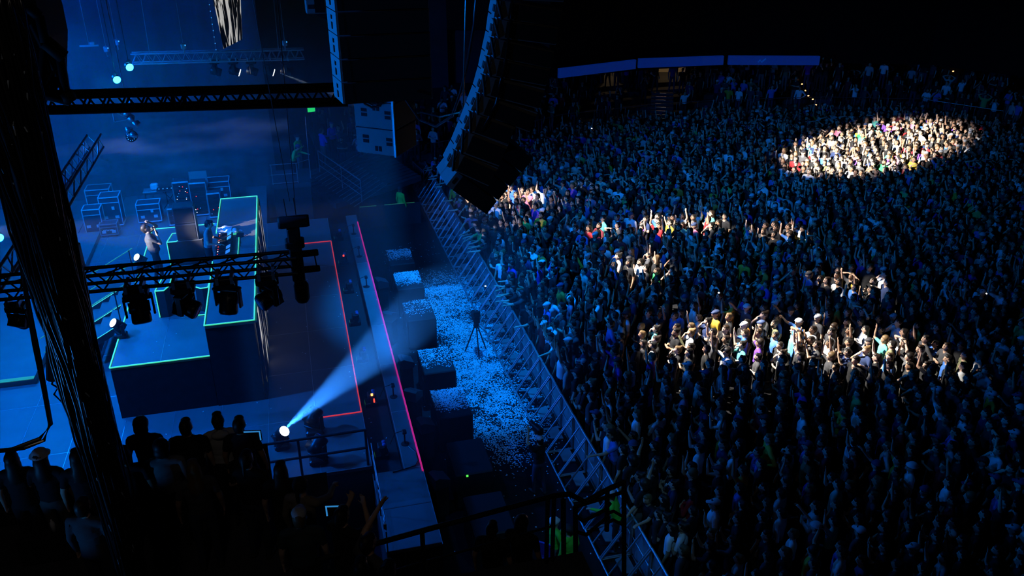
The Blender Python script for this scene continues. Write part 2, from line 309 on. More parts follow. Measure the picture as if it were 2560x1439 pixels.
def person(name, la='down', ra='down', hair='short', hat=None, sleeve='short', lean=0.0, head=(0, 0), step=0.0, seat=False, voxel=.014, tris=2600, mats=None, hands=True, wide=1.0, vest=False):
    P = []; W = wide
    T = lambda p: (p[0]+math.sin(lean)*max(0, p[2]-.95), p[1], .95+(p[2]-.95)*math.cos(lean)) if p[2] > .95 else p
    E = lambda c, r_, t: P.append(('e', Vector(T(c)), r_, t)); C = lambda a, b, r0, r1, t: P.append(('c', Vector(T(a)), Vector(T(b)), r0, r1, t))
    E((0, 0, .93), (.115, .16*W, .12), 'legs'); E((.01, 0, 1.06), (.118*W, .158*W, .15), 'top'); E((.008, 0, 1.17), (.12*W, .163*W, .15), 'top'); E((.005, 0, 1.27), (.12*W, .17*W, .17), 'top'); E((.01, 0, .99), (.12*W, .16*W, .08), 'top')
    C((-.005, -.145*W, 1.405), (-.005, .145*W, 1.405), .066, .066, 'top'); C((-.01, -.06, 1.44), (-.01, .06, 1.44), .05, .05, 'top')
    for s_ in (-1, 1):
        y = s_*.09
        kn = (.03+step*s_*.12, s_*.10, .50); an = (-.02+step*s_*.2, s_*.105, .09)
        C((0, y, .90), kn, .088, .062, 'legs'); C(kn, an, .06, .042, 'legs'); C((an[0]-.01, an[1], .045), (an[0]+.16, s_*.125, .035), .045, .038, 'shoe')
        e, w_, hd, pn = ARM[la if s_ > 0 else ra]
        mir = lambda p: Vector((p[0], p[1]*s_, p[2]))
        sh = Vector((-.005, s_*.185*W, 1.395)); e = mir(e); w_ = mir(w_)
        mid = sh.lerp(e, .62); t2 = 'top' if sleeve == 'long' else 'skin'
        C(sh, mid, .058, .052, 'top'); C(mid, e, .045 if t2 == 'skin' else .05, .04 if t2 == 'skin' else .046, t2)
        C(e, w_, .04 if t2 == 'skin' else .046, .027 if t2 == 'skin' else .034, t2)
        hw = Vector(T(w_)); 
        if hands: hand(P, hw, mir(hd), mir(pn), .45 if la not in ('up', 'wave') else .2)
    C((0, 0, 1.43), (.012, 0, 1.52), .056, .054, 'skin')
    # head, turned and tilted on the neck
    q = Euler((0, head[1], head[0])).to_matrix(); o = Vector((.01, 0, 1.53))
    H = lambda c, r_, t: P.append(('e', Vector(T(o+q @ (Vector(c)-o))), r_, t)); K = lambda a, b, r0, r1, t: P.append(('c', Vector(T(o+q @ (Vector(a)-o))), Vector(T(o+q @ (Vector(b)-o))), r0, r1, t))
    H((.015, 0, 1.615), (.094, .075, .112), 'skin'); H((.045, 0, 1.548), (.056, .05, .05), 'skin'); K((.108, 0, 1.615), (.12, 0, 1.588), .011, .015, 'skin')
    for s_ in (-1, 1):
        H((.005, s_*.079, 1.605), (.02, .011, .03), 'skin'); H((.098, s_*.032, 1.622), (.012, .014, .008), 'hair'); H((.094, s_*.034, 1.642), (.012, .022, .007), 'hair')
    H((.096, 0, 1.556), (.011, .024, .006), 'hair')
    if hair != 'none': H((-.024, 0, 1.632), (.098, .086, .108), 'hair'); H((.035, 0, 1.70), (.055, .068, .04), 'hair'); H((-.06, 0, 1.58), (.05, .07, .07), 'hair')
    if hair == 'long': H((-.055, 0, 1.54), (.06, .092, .12), 'hair'); H((-.085, 0, 1.40), (.045, .095, .15), 'hair'); H((-.02, .07, 1.53), (.05, .022, .10), 'hair'); H((-.02, -.07, 1.53), (.05, .022, .10), 'hair')
    if hair == 'curly': H((-.02, 0, 1.66), (.115, .105, .105), 'hair'); H((-.06, 0, 1.58), (.07, .10, .09), 'hair')
    if hair == 'bun': H((-.10, 0, 1.72), (.045, .045, .042), 'hair')
    if hair == 'tail': K((-.10, 0, 1.64), (-.14, 0, 1.44), .03, .018, 'hair')
    if hair == 'beard': H((.06, 0, 1.535), (.052, .052, .045), 'hair')
    if hat == 'cap': H((0, 0, 1.685), (.104, .092, .062), 'hat'); H((.115, 0, 1.668), (.07, .066, .012), 'hat')
    if hat == 'helmet': H((-.005, 0, 1.68), (.128, .112, .085), 'hat'); H((.04, 0, 1.655), (.125, .108, .014), 'hat')
    if hat == 'scarf': H((-.015, 0, 1.65), (.108, .094, .098), 'hat'); K((-.1, 0, 1.57), (-.12, 0, 1.45), .028, .014, 'hat')
    if hat == 'bucket': H((0, 0, 1.69), (.102, .095, .06), 'hat'); H((0, 0, 1.665), (.14, .135, .012), 'hat')
    if hair == 'hood' : H((-.10, 0, 1.45), (.07, .12, .06), 'top')
    bm = bmesh.new()
    for p in P:
        if p[0] == 'c': _cap(bm, *p[1:5])
        else: _ell(bm, p[1], p[2])
    me0 = bpy.data.meshes.new('limb_volumes'); bm.to_mesh(me0); bm.free()
    o_ = bpy.data.objects.new('limb_volumes', me0); WORK.collection.objects.link(o_); vl = WORK.view_layers[0]
    rm = o_.modifiers.new('r', 'REMESH'); rm.mode = 'VOXEL'; rm.voxel_size = voxel
    vl.update(); n0 = len(o_.evaluated_get(vl.depsgraph).data.polygons)*2
    dm = o_.modifiers.new('d', 'DECIMATE'); dm.ratio = min(1, tris/max(1, n0)); vl.update()
    me = bpy.data.meshes.new_from_object(o_.evaluated_get(vl.depsgraph)); me.name = name
    bpy.data.objects.remove(o_); bpy.data.meshes.remove(me0)
    n = len(me.polygons); c = np.empty(n*3); me.polygons.foreach_get('center', c); c = c.reshape(-1, 3)
    best = np.full(n, 9.0); idx = np.zeros(n, int)
    for p in P:
        if p[0] == 'c':
            a = np.array(p[1]); ab = np.array(p[2])-a; t = np.clip(((c-a) @ ab)/max(1e-9, ab @ ab), 0, 1); d = np.linalg.norm(c-a-t[:, None]*ab, axis=1)-(p[3]+(p[4]-p[3])*t); tg = p[5]
        else:
            r_ = np.array(p[2]); d = (np.linalg.norm((c-np.array(p[1]))/r_, axis=1)-1)*r_.min(); tg = p[3]
        k = d < best; best[k] = d[k]; idx[k] = TAGS[tg]
    for m in (mats or PM_OBJ): me.materials.append(m)
    me.polygons.foreach_set('material_index', idx.astype(np.int32)); me.polygons.foreach_set('use_smooth', [True]*n); me.update()
    return me
def place_person(name, me, label, cat, loc, rz, col, group=None, scale=1.0):
    o = obj(name, me, None, None, loc, (0, 0, rz), (scale,)*3); o.color = tuple(col)+(1,); return tag(o, label, cat, group)

# ------------------------------------------------------------------ the setting: floor, stage, stands
o = MB().box((20, 22, -.1), (110, 90, .2)).build('floor', M['pit']); struct(o, 'dark covered arena floor under the standing crowd')
# stage
ST = 1.8
stage = bpy.data.objects.new('stage_platform', None); COL.objects.link(stage); struct(stage, 'broad black stage of rectangular deck panels with pale seams')
MB().box((-6.5, 24.93, .85), (14.75, 16.4, 1.70)).build('skirting', M['skirt'], stage)
XE = [.9-1.175*k for k in range(13)]; YE = [16.7+2.35*k for k in range(8)]
pm = MB().cbox((0, 0, 0), (1.165, 2.34, .1), .008).mesh('deck_panel'); pm.materials.append(M['deck'])
for i in range(12):
    for j in range(7): obj('deck_panel', pm, None, stage, ((XE[i]+XE[i+1])/2, (YE[j]+YE[j+1])/2, ST-.05))
for x in XE[:-1]: blk('seam_strip', (x, 24.93, ST-.004), (.014, 16.45, .012), M['seam'], stage)
for i in range(2, 12):
    for j in range(7, 9): obj('deck_panel', pm, None, stage, ((XE[i]+XE[i+1])/2, 16.7+2.35*(j+.5), ST-.05))
MB().box((-7.5, 35.5, .85), (12, 4.7, 1.70)).build('skirting', M['skirt'], stage)
for y in YE: blk('seam_strip', (-6.15, y, ST-.004), (14.1, .014, .012), M['seam'], stage)
# footlight trench and front catwalk
MB().box((1.26, 24.8, .74), (.70, 16.8, 1.5)).box((1.84, 24.8, .85), (.42, 16.8, 1.7)).box((1.47, 15.07, .85), (1.16, 2.62, 1.7)).build('front_skirting', M['skirt'], stage)
pm2 = MB().cbox((0, 0, 0), (.425, 2.39, .1), .008).mesh('catwalk_panel'); pm2.materials.append(M['deck'])
for j in range(7): obj('catwalk_panel', pm2, None, stage, (1.84, 17.6+2.4*j, ST-.05))
pm3 = MB().cbox((0, 0, 0), (1.17, 1.31, .1), .008).mesh('apron_panel'); pm3.materials.append(M['deck'])
for j in range(2): obj('apron_panel', pm3, None, stage, (1.465, 14.42+1.32*j, ST-.05))
for j in range(8): blk('seam_strip', (1.84, 16.4+2.4*j, ST-.004), (.43, .012, .012), M['seam'], stage)
blk('seam_strip', (2.05, 15.0, ST-.004), (.012, 2.6, .012), M['seam'], stage)
blk('red_strip', (.88, 24.85, ST+.012), (.028, 11.7, .024), M['red'], stage); blk('red_strip', (.34, 19.0, ST+.012), (1.08, .028, .024), M['red'], stage); blk('red_strip', (.34, 30.7, ST+.012), (1.08, .028, .024), M['red'], stage)
blk('pink_strip', (2.035, 24.3, ST+.014), (.04, 16.2, .028), M['pink'], stage)
# upstage side deck, one step higher, with a worn yellow-green nosing
sd = bpy.data.objects.new('side_deck', None); COL.objects.link(sd); struct(sd, 'raised side deck upstage with worn yellow-green edge')
MB().box((-10.6, 28.0, 1.9), (6.0, 10.8, .2)).build('deck', M['deck'], sd); blk('nosing_tape', (-10.6, 22.59, 2.008), (6.0, .16, .02), M['dimgreen'], sd)

# main riser and the taller strip
riser = bpy.data.objects.new('stage_riser', None); COL.objects.link(riser); struct(riser, 'low black riser edged with glowing green tape')
MB().box((-3.91, 24.93, 2.5), (2.36, 9.36, 1.45)).build('riser_skirting', M['skirt'], riser)
pm4 = MB().cbox((0, 0, 0), (1.18, 2.335, .1), .006).mesh('riser_panel'); pm4.materials.append(M['riser_top'])
for i in range(2):
    for j in range(4): obj('riser_panel', pm4, None, riser, (-5.1+1.19*(i+.5), 20.25+2.35*(j+.5), 3.25))
blk('seam_strip', (-3.91, 24.95, 3.297), (.012, 9.38, .012), M['seam'], riser)
for j in range(1, 4): blk('seam_strip', (-3.91, 20.25+2.35*j, 3.297), (2.36, .012, .012), M['seam'], riser)
g = .028
for c, d in (((-5.1, 24.95, 3.31), (g, 9.4, g)), ((-3.91, 20.25, 3.31), (2.38, g, g)), ((-3.91, 29.65, 3.31), (2.38, g, g))): blk('green_tape', c, d, M['green'], riser)
strip = bpy.data.objects.new('tall_riser', None); COL.objects.link(strip); struct(strip, 'tall narrow riser along the screen edged with glowing green tape')
MB().box((-2.13, 24.9, 2.95), (1.17, 9.36, 2.3)).build('riser_skirting', M['skirt'], strip)
pm5 = MB().cbox((0, 0, 0), (1.20, 2.335, .1), .006).mesh('riser_panel'); pm5.materials.append(M['riser_top'])
for j in range(4): obj('riser_panel', pm5, None, strip, (-2.115, 20.2+2.35*(j+.5), 4.15))
for j in range(1, 4): blk('seam_strip', (-2.115, 20.2+2.35*j, 4.197), (1.2, .012, .012), M['seam'], strip)
for c, d in (((-2.72, 22.2, 4.21), (g, 4.0, g)), ((-2.72, 28.0, 4.21), (g, 3.2, g)), ((-1.51, 24.9, 4.21), (g*1.2, 9.4, g)), ((-2.115, 20.2, 4.21), (1.24, g, g)), ((-2.115, 29.6, 4.21), (1.24, g, g)),
             ((-2.02, 25.35, 4.21), (g*.8, 1.75, g)), ((-2.2, 26.2, 4.21), (.34, g*.8, g))): blk('green_tape', c, d, M['green'], strip)
led = thing('led_screen', 'white streaks on black screen facing the pit below tall riser', 'screen')
for j in range(8):
    MB().box((-1.47, 20.3+1.16*(j+.5), 2.98), (.06, 1.15, 2.24)).build('led_panel', M['ledfront'], led)
MB().box((-1.5, 24.9, 1.83), (.1, 9.3, .06)).build('led_base', M['black'], led); MB().box((-1.5, 24.9, 4.13), (.1, 9.3, .05)).build('led_cap', M['dustalu'], led)

# stairs from the upstage deck up to the riser
sx = thing('riser_stairs', 'steps with green taped handrails climbing to the riser', 'stairs', (-5.12, 23.0, 0))
for k in range(7): MB().box((-.15-.29*k, 1.45, 3.3-.2*(k+1)-.02), (.29, 2.9, .04)).build('tread', M['deck'], sx)
for y in (0, 1.45, 2.9):
    MB().prism_xz([(0, 3.0), (0, 3.2), (-2.2, 1.98), (-2.2, 1.8)], y-.02, y+.02).build('stringer', M['blackm'], sx)
    for h, r_ in ((.02, .014), (.55, .012), (1.0, .016)): rod('green_rail', (-2.2, y, 1.98+h-.02), (0, y, 3.2+h-.02), r_, M['dimgreen'] if h != .02 else M['green'], sx, 6)
    for t in (.08, .95): rod('rail_post', (-2.2*(1-t), y, 1.95+1.22*t), (-2.2*(1-t), y, 2.96+1.22*t), .018, M['blackm'], sx)

# far wing: drape, back wall, concourse and bowl
def drape(name, x0, x1, y, z0, z1, n, label, y1=None):
    y1 = y if y1 is None else y1; m = MB(); L = [(x0+(x1-x0)*k/n, y+(y1-y)*k/n+.16*math.sin(k*1.9)+.06*math.sin(k*4.1)) for k in range(n+1)]
    vs_ = [(x, yy, z) for z in (z0, z1) for x, yy in L]+[(x, yy+.05, z) for z in (z0, z1) for x, yy in L]; N = n+1
    fs = [(k, k+1, N+k+1, N+k) for k in range(n)]+[(2*N+k+1, 2*N+k, 3*N+k, 3*N+k+1) for k in range(n)]
    o = m.add(vs_, fs).build(name, M['drape'], None, True); struct(o, label)
drape('wall_back', -26, -1.0, 38.6, 0, 16, 90, 'tall dark drape closing the far wing, washed in blue light')
drape('wall_upstage', -20, -19.5, 12, 0, 16, 60, 'dark drape behind the stage', 39)
o = MB().box((2.5, 52.5, 6), (14, .4, 12)).build('wall_far', M['wallnavy']); struct(o, 'dark far wall behind the corner stairs')
# bowl edge as a polyline, offset outward for terraces
EDGE = [(1.5, 41.0), (6.7, 41.3), (9.1, 42.2), (14.6, 45.0), (20.5, 45.8), (24.5, 45.8), (30.8, 45.0), (36.3, 43.0), (38.8, 39.5), (40.5, 35), (41, 28), (41, 15), (41, 2)]
def offs(d):
    out = []
    for i, p in enumerate(EDGE):
        a = Vector(EDGE[max(0, i-1)]); b = Vector(EDGE[min(len(EDGE)-1, i+1)]); t = (b-a).normalized(); n = Vector((-t.y, t.x)); out.append(Vector(p)+n*d)
    return out
def ring_wall(name, d0, d1, z0, z1, m, parent=None, i0=0, i1=None):
    a = offs(d0)[i0:i1]; b = offs(d1)[i0:i1]; n = len(a); vs_ = [(p.x, p.y, z) for z in (z0, z1) for q in (a, b) for p in q]
    fs = []
    for k in range(n-1):
        A0, A1, B0, B1 = k, k+1, n+k, n+k+1; T = 2*n
        fs += [(A0, A1, A1+T, A0+T), (B1, B0, B0+T, B1+T), (A0+T, A1+T, B1+T, B0+T), (A1, A0, B0, B1)]
    fs += [(0, 2*n, 3*n, n), (n-1, 2*n-1, 4*n-1, 3*n-1)]
    return MB().add(vs_, fs).build(name, m, parent)
bowl = bpy.data.objects.new('wall_bowl', None); COL.objects.link(bowl); struct(bowl, 'low dark wall and stepped terraces ringing the floor')
ring_wall('parapet', 0, .18, 0, 1.15, M['stand'], bowl)
for k in range(5): ring_wall('terrace', .18+.84*k, .18+.84*(k+1), 0, 1.0+.26*k, M['stand'], bowl)
ring_wall('concourse_floor', 4.38, 12, 0, 2.3, M['stand'], bowl)
# back wall of the concourse, broken by two doorways
wf = bpy.data.objects.new('wall_concourse', None); COL.objects.link(wf); struct(wf, 'dark concourse wall broken by lit doorways')
def wall_piece(pa, pb):
    a = at_z(pa, 206, 2.3); b = at_z(pb, 206, 2.3); t = b-a; MB().box((a+b)/2+Vector((0, 0, 1.6)), (t.length, .25, 3.2), Euler((0, 0, math.atan2(t.y, t.x))).to_matrix()).build('wall_panel', M['wallnavy'], wf)
for pa, pb in ((1100, 1300), (1300, 1506), (1551, 1636), (1746, 1950), (1950, 2200), (2200, 2480), (2480, 2800)): wall_piece(pa, pb)
# the upper tier whose front carries the ribbon boards
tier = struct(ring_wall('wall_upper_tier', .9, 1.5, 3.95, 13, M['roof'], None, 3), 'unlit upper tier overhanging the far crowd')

# ribbon boards on the tier front
RB = [((1398, 184), (1590, 161), 47.0, 49.2), ((1597, 159), (1809, 151), 49.3, 51.2), ((1822, 151), (2049, 152), 51.3, 53.2)]
for k, (a, b, ra, rb_) in enumerate(RB):
    p = at_r(*a, ra); q = at_r(*b, rb_)
    lab = ['blue ribbon board beside the hanging curved speaker column', 'blue ribbon board above the lit doorway, in the middle', 'blue ribbon board with a zigzag mark, farthest from the stage'][k]
    mid = (p+q)/2; t = (q-p); L = math.hypot(t.x, t.y); rz = math.atan2(t.y, t.x); H_ = .25
    rb = thing('ribbon_board', lab, 'led board', tuple(mid), rz, 'ribbon boards on the upper tier')
    dz = q.z-p.z
    MB().add([(-L/2, 0, -H_-dz/2), (L/2, 0, -H_+dz/2), (L/2, 0, H_+dz/2), (-L/2, 0, H_-dz/2), (-L/2, .2, -H_-dz/2), (L/2, .2, -H_+dz/2), (L/2, .2, H_+dz/2), (-L/2, .2, H_-dz/2)],
             [(0, 1, 2, 3), (7, 6, 5, 4), (0, 4, 5, 1), (3, 2, 6, 7), (1, 5, 6, 2), (0, 3, 7, 4)]).build('display', M['ribbon'], rb)
    MB().box((0, .32, 0), (L*.98, .24, .4)).build('mount', M['roof'], rb)
    if k == 2:
        MB().tube([(-.95, -.02, -.08), (-.85, -.02, .05), (-.74, -.02, -.07), (-.52, -.02, .12)], .05, 6).build('zigzag_mark', M['ribbontext'], rb)

# doorways and aisle in the far concourse
for k, (pa, pb) in enumerate(((1506, 1551), (1636, 1746))):
    a = at_z(pa, 206, 2.3); b = at_z(pb, 206, 2.3); q = (a+b)/2; wid = (b-a).length; rz = math.atan2(b.y-a.y, b.x-a.x)
    d = bpy.data.objects.new('door_%d' % (k+1), None); COL.objects.link(d); d.location = q; d.rotation_euler = (0, 0, rz); struct(d, ['narrow lit cream doorway in the far concourse', 'wide lit doorway at the top of the far aisle'][k])
    for sx_ in (-1, 1):
        MB().box((sx_*(wid/2-.03), 0, 1.3), (.10, .25, 2.6)).build('door_jamb', M['black'], d); MB().box((sx_*(wid/2+.1), 1.6, 1.5), (.1, 3.0, 3.0)).build('passage_wall', M['doorwall'], d)
    MB().box((0, 3.1, 1.5), (wid+.3, .1, 3.0)).build('passage_end_wall', M['doorwall'], d); MB().box((0, 1.6, 3.0), (wid+.3, 3.2, .1)).build('passage_ceiling', M['doorwall'], d)
    MB().box((wid*.22 if not k else 0, .0, 1.3), (.07, .1, 2.6)).build('door_mullion', M['black'], d)
    if k: MB().box((wid*.36, .05, 1.3), (wid*.26, .06, 2.6)).build('door_leaf', M['wallnavy'], d)
    n_ = Vector((-math.sin(rz), math.cos(rz), 0)); l = point('doorway_lamp', tuple(q+n_*1.5+Vector((0, 0, 2.6))), 26 if k else 30, (1, .72, .42), .15)
ao = at_z(1654, 318, 1.15); aq = Euler((0, 0, -.40)).to_matrix()
for k in range(10):
    MB().box(ao+aq @ Vector((0, .42*k, .055+.055*k)), (1.3, .42, .11*(k+1)), aq).build('aisle_step', M['stand'], bowl); blk('aisle_nosing', ao+aq @ Vector((-.1, .42*k-.19, .115+.11*k)), (.62, .06, .02), M['alu'], bowl, (0, 0, -.40))

# ------------------------------------------------------------------ moving lights
lat = [(.10, -.19), (.135, -.16), (.14, 0), (.15, .12), (.15, .17), (.135, .19)]
HEADM = MB().lathe(lat, 18).box((0, .0, -.06), (.25, .31, .16)).mesh('head', True)
LENSM = MB().lathe([(.125, .185), (.13, .198), (.09, .206), (.02, .21)], 18).mesh('lens', True)
BASEM = MB().cbox((0, 0, .07), (.36, .30, .14), .03).box((.0, .155, .07), (.2, .02, .08)).mesh('base'); YOKEM = MB().cbox((0, 0, .165), (.16, .44, .05), .015).cbox((0, .205, .32), (.10, .035, .32), .012).cbox((0, -.205, .32), (.10, .035, .32), .012).mesh('yoke')
for me_ in (HEADM, BASEM, YOKEM): me_.materials.append(M['blackm'])
LENSM.materials.append(M['glass'])
def moving_head(label, loc, rot=(0, 0, 0), pan=0, tilt=0, lens='glass', sc=1.0, group=None, clamp=False):
    t = thing('moving_light', label, 'stage light', loc, 0, group, rot); t.scale = (sc,)*3
    obj('base', BASEM, None, t); obj('yoke', YOKEM, None, t, (0, 0, 0), (0, 0, pan))
    hd = obj('head', HEADM, None, t, (0, 0, .40), Euler((0, tilt, pan), 'XYZ')); obj('lens', LENSM, M[lens], hd)
    if clamp:
        for s_ in (-1, 1): blk('clamp', (s_*.11, 0, -.05), (.05, .40, .12), M['alu'], t)
        rod('safety_cable', (.1, .1, -.1), (.15, .16, .05), .008, M['steel'], t, 6)
    return t
# on the riser and by the near edge of the stage
moving_head('lit white moving light beside the singer on the riser edge', tuple(at_z(357, 672, 3.3)), (0, 0, 0), 3.9, .85, 'lampw', .85)
moving_head('lit white moving light at the near corner of riser', tuple(at_z(303, 842, 3.3)), (0, 0, 0), 3.75, .8, 'lampw', .9)
BEAM = Vector((-1.13, 17.95, 1.8)); bd = Vector((.54, -.45, .707))
moving_head('moving light throwing a pale blue beam from the stage corner', tuple(BEAM), (0, 0, 0), math.atan2(bd.y, bd.x), R(45), 'lampw', .98)
moving_head('unlit moving light nearer red strip corner', (-.33, 18.35, ST), (0, 0, 0), .9, 1.0, 'bluelens', 1.2, 'unlit floor lights')
moving_head('unlit moving light by the near stage rail', (-.30, 17.15, ST), (0, 0, 0), .75, 1.0, 'bluelens', 1.2, 'unlit floor lights')
spot('beam_lamp', tuple(BEAM+Vector((0, 0, .45))+bd*.26), tuple(BEAM+Vector((0, 0, .45))+bd*10), 62000, (.03, .25, 1.0), 14, .5, .03)

# footlights in the trench
def footlight(y, label, led_=None):
    t = thing('footlight', label, 'stage light', (1.2, y, 1.49), 0, 'footlights in the trench')
    MB().cbox((0, 0, .07), (.34, .30, .14), .02).build('base', M['blackm'], t)
    for s_ in (-1, 1): MB().box((.02, s_*.14, .24), (.10, .03, .24)).build('bracket', M['black'], t)
    h = MB().cbox((.02, 0, .28), (.22, .24, .20), .03).build('lamp_body', M['black'], t)
    for s_ in (-1, 1): MB().lathe([(.045, -.03), (.05, .05), (.02, .06)], 10, (.07+.0, s_*.06, .37)).build('lens', M['bluelens'], h, True)
    blk('name_plate', (-.17, -.02, .10), (.01, .2, .05), M['dimgreen'], t)
    if led_: blk('indicator', (.02, -.14, .40), (.05, .05, .05), M[led_], t)
for y, lb, le in ((17.4, 'footlight nearest the apron, cable looped beside it', None), (19.75, 'footlight with glowing orange and red lamps, in the trench', 'ledora'), (22.1, 'footlight in the trench beyond the orange lamp', None), (24.45, 'footlight in the trench level with stage centre', None),
                  (26.8, 'footlight in the trench short of the red indicator', None), (29.15, 'footlight with one red indicator, in the trench', 'ledred'), (31.5, 'farthest footlight in the trench', None)): footlight(y, lb, le)
blk('indicator', (1.22, 19.45, 1.95), (.035, .05, .09), M['ledred'], [o for o in bpy.data.objects if o.get('label', '').startswith('footlight with glowing orange')][0], ).location = (.06, -.28, .30)
# low stands with connectors on the catwalk
for y, lb in ((17.35, 'small cable stand on catwalk beside the nearest footlight'), (19.5, 'small cable stand on catwalk by the orange lamp'), (26.4, 'small cable stand on catwalk midway'), (29.0, 'small cable stand on catwalk by the red indicator'), (31.2, 'small cable stand at the far end of catwalk')):
    t = thing('cable_stand', lb, 'stand', (1.78, y, ST), 0, 'cable stands on the catwalk')
    MB().lathe([(.10, 0), (.10, .015), (.03, .03)], 12).build('foot', M['black'], t); rod('pole', (0, 0, .02), (0, 0, .34), .02, M['black'], t)
    MB().cbox((0, 0, .36), (.10, .14, .08), .015).build('connector_box', M['blackm'], t); MB().tube([(-.05, .05, .36), (-.22, .08, .3), (-.36, .02, .05)], .01).build('cable', M['cable'], t)
tag(MB().tube([(1.84, 17.2, 1.83), (1.98, 16.9, 1.82), (1.99, 16.6, 1.82), (1.9, 16.42, 1.82), (1.66, 16.36, 1.82), (1.35, 16.3, 1.82)], .014).build('loop_cable', M['cable']), 'black cable looped round the apron end of the catwalk', 'cable')

# rails along the near edge of the stage and of the apron
t = thing('stage_rail', 'black two-bar safety rail on the near stage edge', 'railing', (0, 16.75, ST))
for z in (1.0, .5): rod('bar', (-2.2, 0, z), (.85, 0, z), .032, M['black'], t)
for x in (-2.2, -.7, .82): rod('post', (x, 0, 0), (x, 0, 1.0), .03, M['black'], t)
t = thing('apron_rail', 'thin steel double rail along the apron edge', 'railing', (.90, 13.5, ST))
for z in (1.0, .72): rod('bar', (0, .05, z), (0, 2.7, z), .012, M['steel'], t)
for y in (.1, 1.4, 2.65): rod('post', (0, y, 0), (0, y, 1.0), .014, M['blackm'], t)
MB().cbox((-.02, .02, .92), (.06, .1, .14), .01).build('end_bracket', M['steel'], t)

# ------------------------------------------------------------------ on the riser: podiums, monitor stack, mixing gear
def podium(label, poly, z0, z1, tape):
    t = thing('booth_podium', label, 'podium'); MB().prism(poly, z0, z1).build('body', M['skirt'], t); MB().prism(poly, z1, z1+.012).build('top', M['riser_top'], t)
    for a, b in tape: rod('green_tape', a, b, .017, M['green'], t, 4)
podium('black podium with green taped edges under the monitor stack', [(-4.18, 26.26), (-3.15, 26.26), (-3.05, 26.6), (-3.15, 26.97), (-4.08, 26.97)], 3.3, 4.1,
       [((-4.18, 26.26, 4.12), (-3.9, 26.26, 4.12)), ((-3.9, 26.26, 4.12), (-3.86, 26.34, 4.12)), ((-4.18, 26.26, 4.12), (-4.08, 26.97, 4.12)), ((-4.08, 26.97, 4.12), (-3.9, 26.97, 4.12)), ((-4.18, 26.25, 4.12), (-4.18, 26.25, 3.32))])
podium('small black podium with green tape outline below the hanging truss', [(-4.16, 22.76), (-3.93, 22.74), (-3.82, 23.0), (-3.82, 23.5), (-4.06, 23.5)], 3.3, 4.1,
       [((-4.16, 22.76, 4.12), (-3.93, 22.74, 4.12)), ((-3.93, 22.74, 4.12), (-3.82, 23.0, 4.12)), ((-3.82, 23.0, 4.12), (-3.80, 23.5, 4.12)), ((-4.16, 22.76, 4.12), (-4.06, 23.5, 4.12)), ((-4.16, 22.75, 4.12), (-4.16, 22.75, 3.32))])
podium('low black podium beside the tall riser with green taped outline', [(-3.15, 22.95), (-2.95, 22.8), (-2.78, 22.82), (-2.78, 23.7), (-3.2, 23.7)], 3.3, 4.02,
       [((-3.18, 23.05, 4.04), (-3.15, 22.95, 4.04)), ((-3.15, 22.95, 4.04), (-2.99, 22.8, 4.04)), ((-2.99, 22.8, 4.04), (-2.8, 22.82, 4.04)), ((-2.8, 22.82, 4.04), (-2.76, 23.4, 4.04)), ((-3.2, 22.6, 3.33), (-2.75, 22.6, 3.33))])
t = thing('monitor_stack', 'tall dark monitor speaker stack standing on the podium', 'speaker', (-3.56, 26.55, 4.11))
for k in range(2):
    c = MB().cbox((0, 0, .27+.55*k), (.62, .52, .53), .02).build('cabinet', M['case'], t); MB().box((0, -.265, .27+.55*k), (.54, .012, .44)).build('grille', M['grille'], c)
blk('corner_strip', (.305, -.25, .55), (.02, .03, 1.08), M['alu'], t)
# players and mixer on the tall riser
for k in range(5):
    y = 24.55+.36*k; lab = ['media player nearest the camera on the tall riser', 'second media player on the tall riser', 'mixer between the media players on the tall riser', 'third media player on the tall riser', 'media player beside the white towel'][k]
    t = thing('media_player' if k != 2 else 'audio_mixer', lab, 'dj gear', (-2.42, y, 4.2), 0, 'gear row on the tall riser')
    MB().cbox((0, 0, .055), (.44, .32, .11), .015).build('body', M['black'], t)
    if k != 2:
        MB().lathe([(.10, 0), (.10, .02), (.06, .028)], 16, (-.06, 0, .11)).build('jog_wheel', M['blackm'], t, True)
        MB().box((.13, 0, .14), (.14, .22, .012), Euler((0, -.45, 0)).to_matrix()).build('display', M['screen'], t)
    else:
        for a in range(4): blk('fader', (-.1, -.11+.072*a, .115), (.09, .02, .02), M['dustalu'], t)
        for a in range(8): MB().lathe([(.013, 0), (.011, .03)], 8, (.02+.09*(a//4), -.11+.072*(a % 4), .11)).build('knob', M['blackm'], t)
    blk('indicator', (-.16, .10, .115), (.025, .025, .012), M['ledred' if k % 2 else 'ledwht'], t); blk('indicator', (-.16, -.10, .115), (.02, .02, .012), M['ledred'], t)
tw = MB()
n = 9; zz = [[.06+.05*math.sin(i*.9+j*1.3)*math.cos(j*.7) for j in range(n)] for i in range(n)]
tw.add([(i*.055, j*.045, zz[i][j]+.05) for i in range(n) for j in range(n)]+[(i*.055, j*.045, 0) for i in range(n) for j in range(n)],
       [(i*n+j, (i+1)*n+j, (i+1)*n+j+1, i*n+j+1) for i in range(n-1) for j in range(n-1)]+[(n*n+i*n+j, n*n+i*n+j+1, n*n+(i+1)*n+j+1, n*n+(i+1)*n+j) for i in range(n-1) for j in range(n-1)]
       +[(i*n, n*n+i*n, n*n+(i+1)*n, (i+1)*n) for i in range(n-1)]+[(i*n+n-1, (i+1)*n+n-1, n*n+(i+1)*n+n-1, n*n+i*n+n-1) for i in range(n-1)])
o = tw.build('towel', M['towel'], None, True); o.location = (-2.68, 26.32, 4.2); tag(o, 'crumpled white towel lying beside the media players', 'towel')
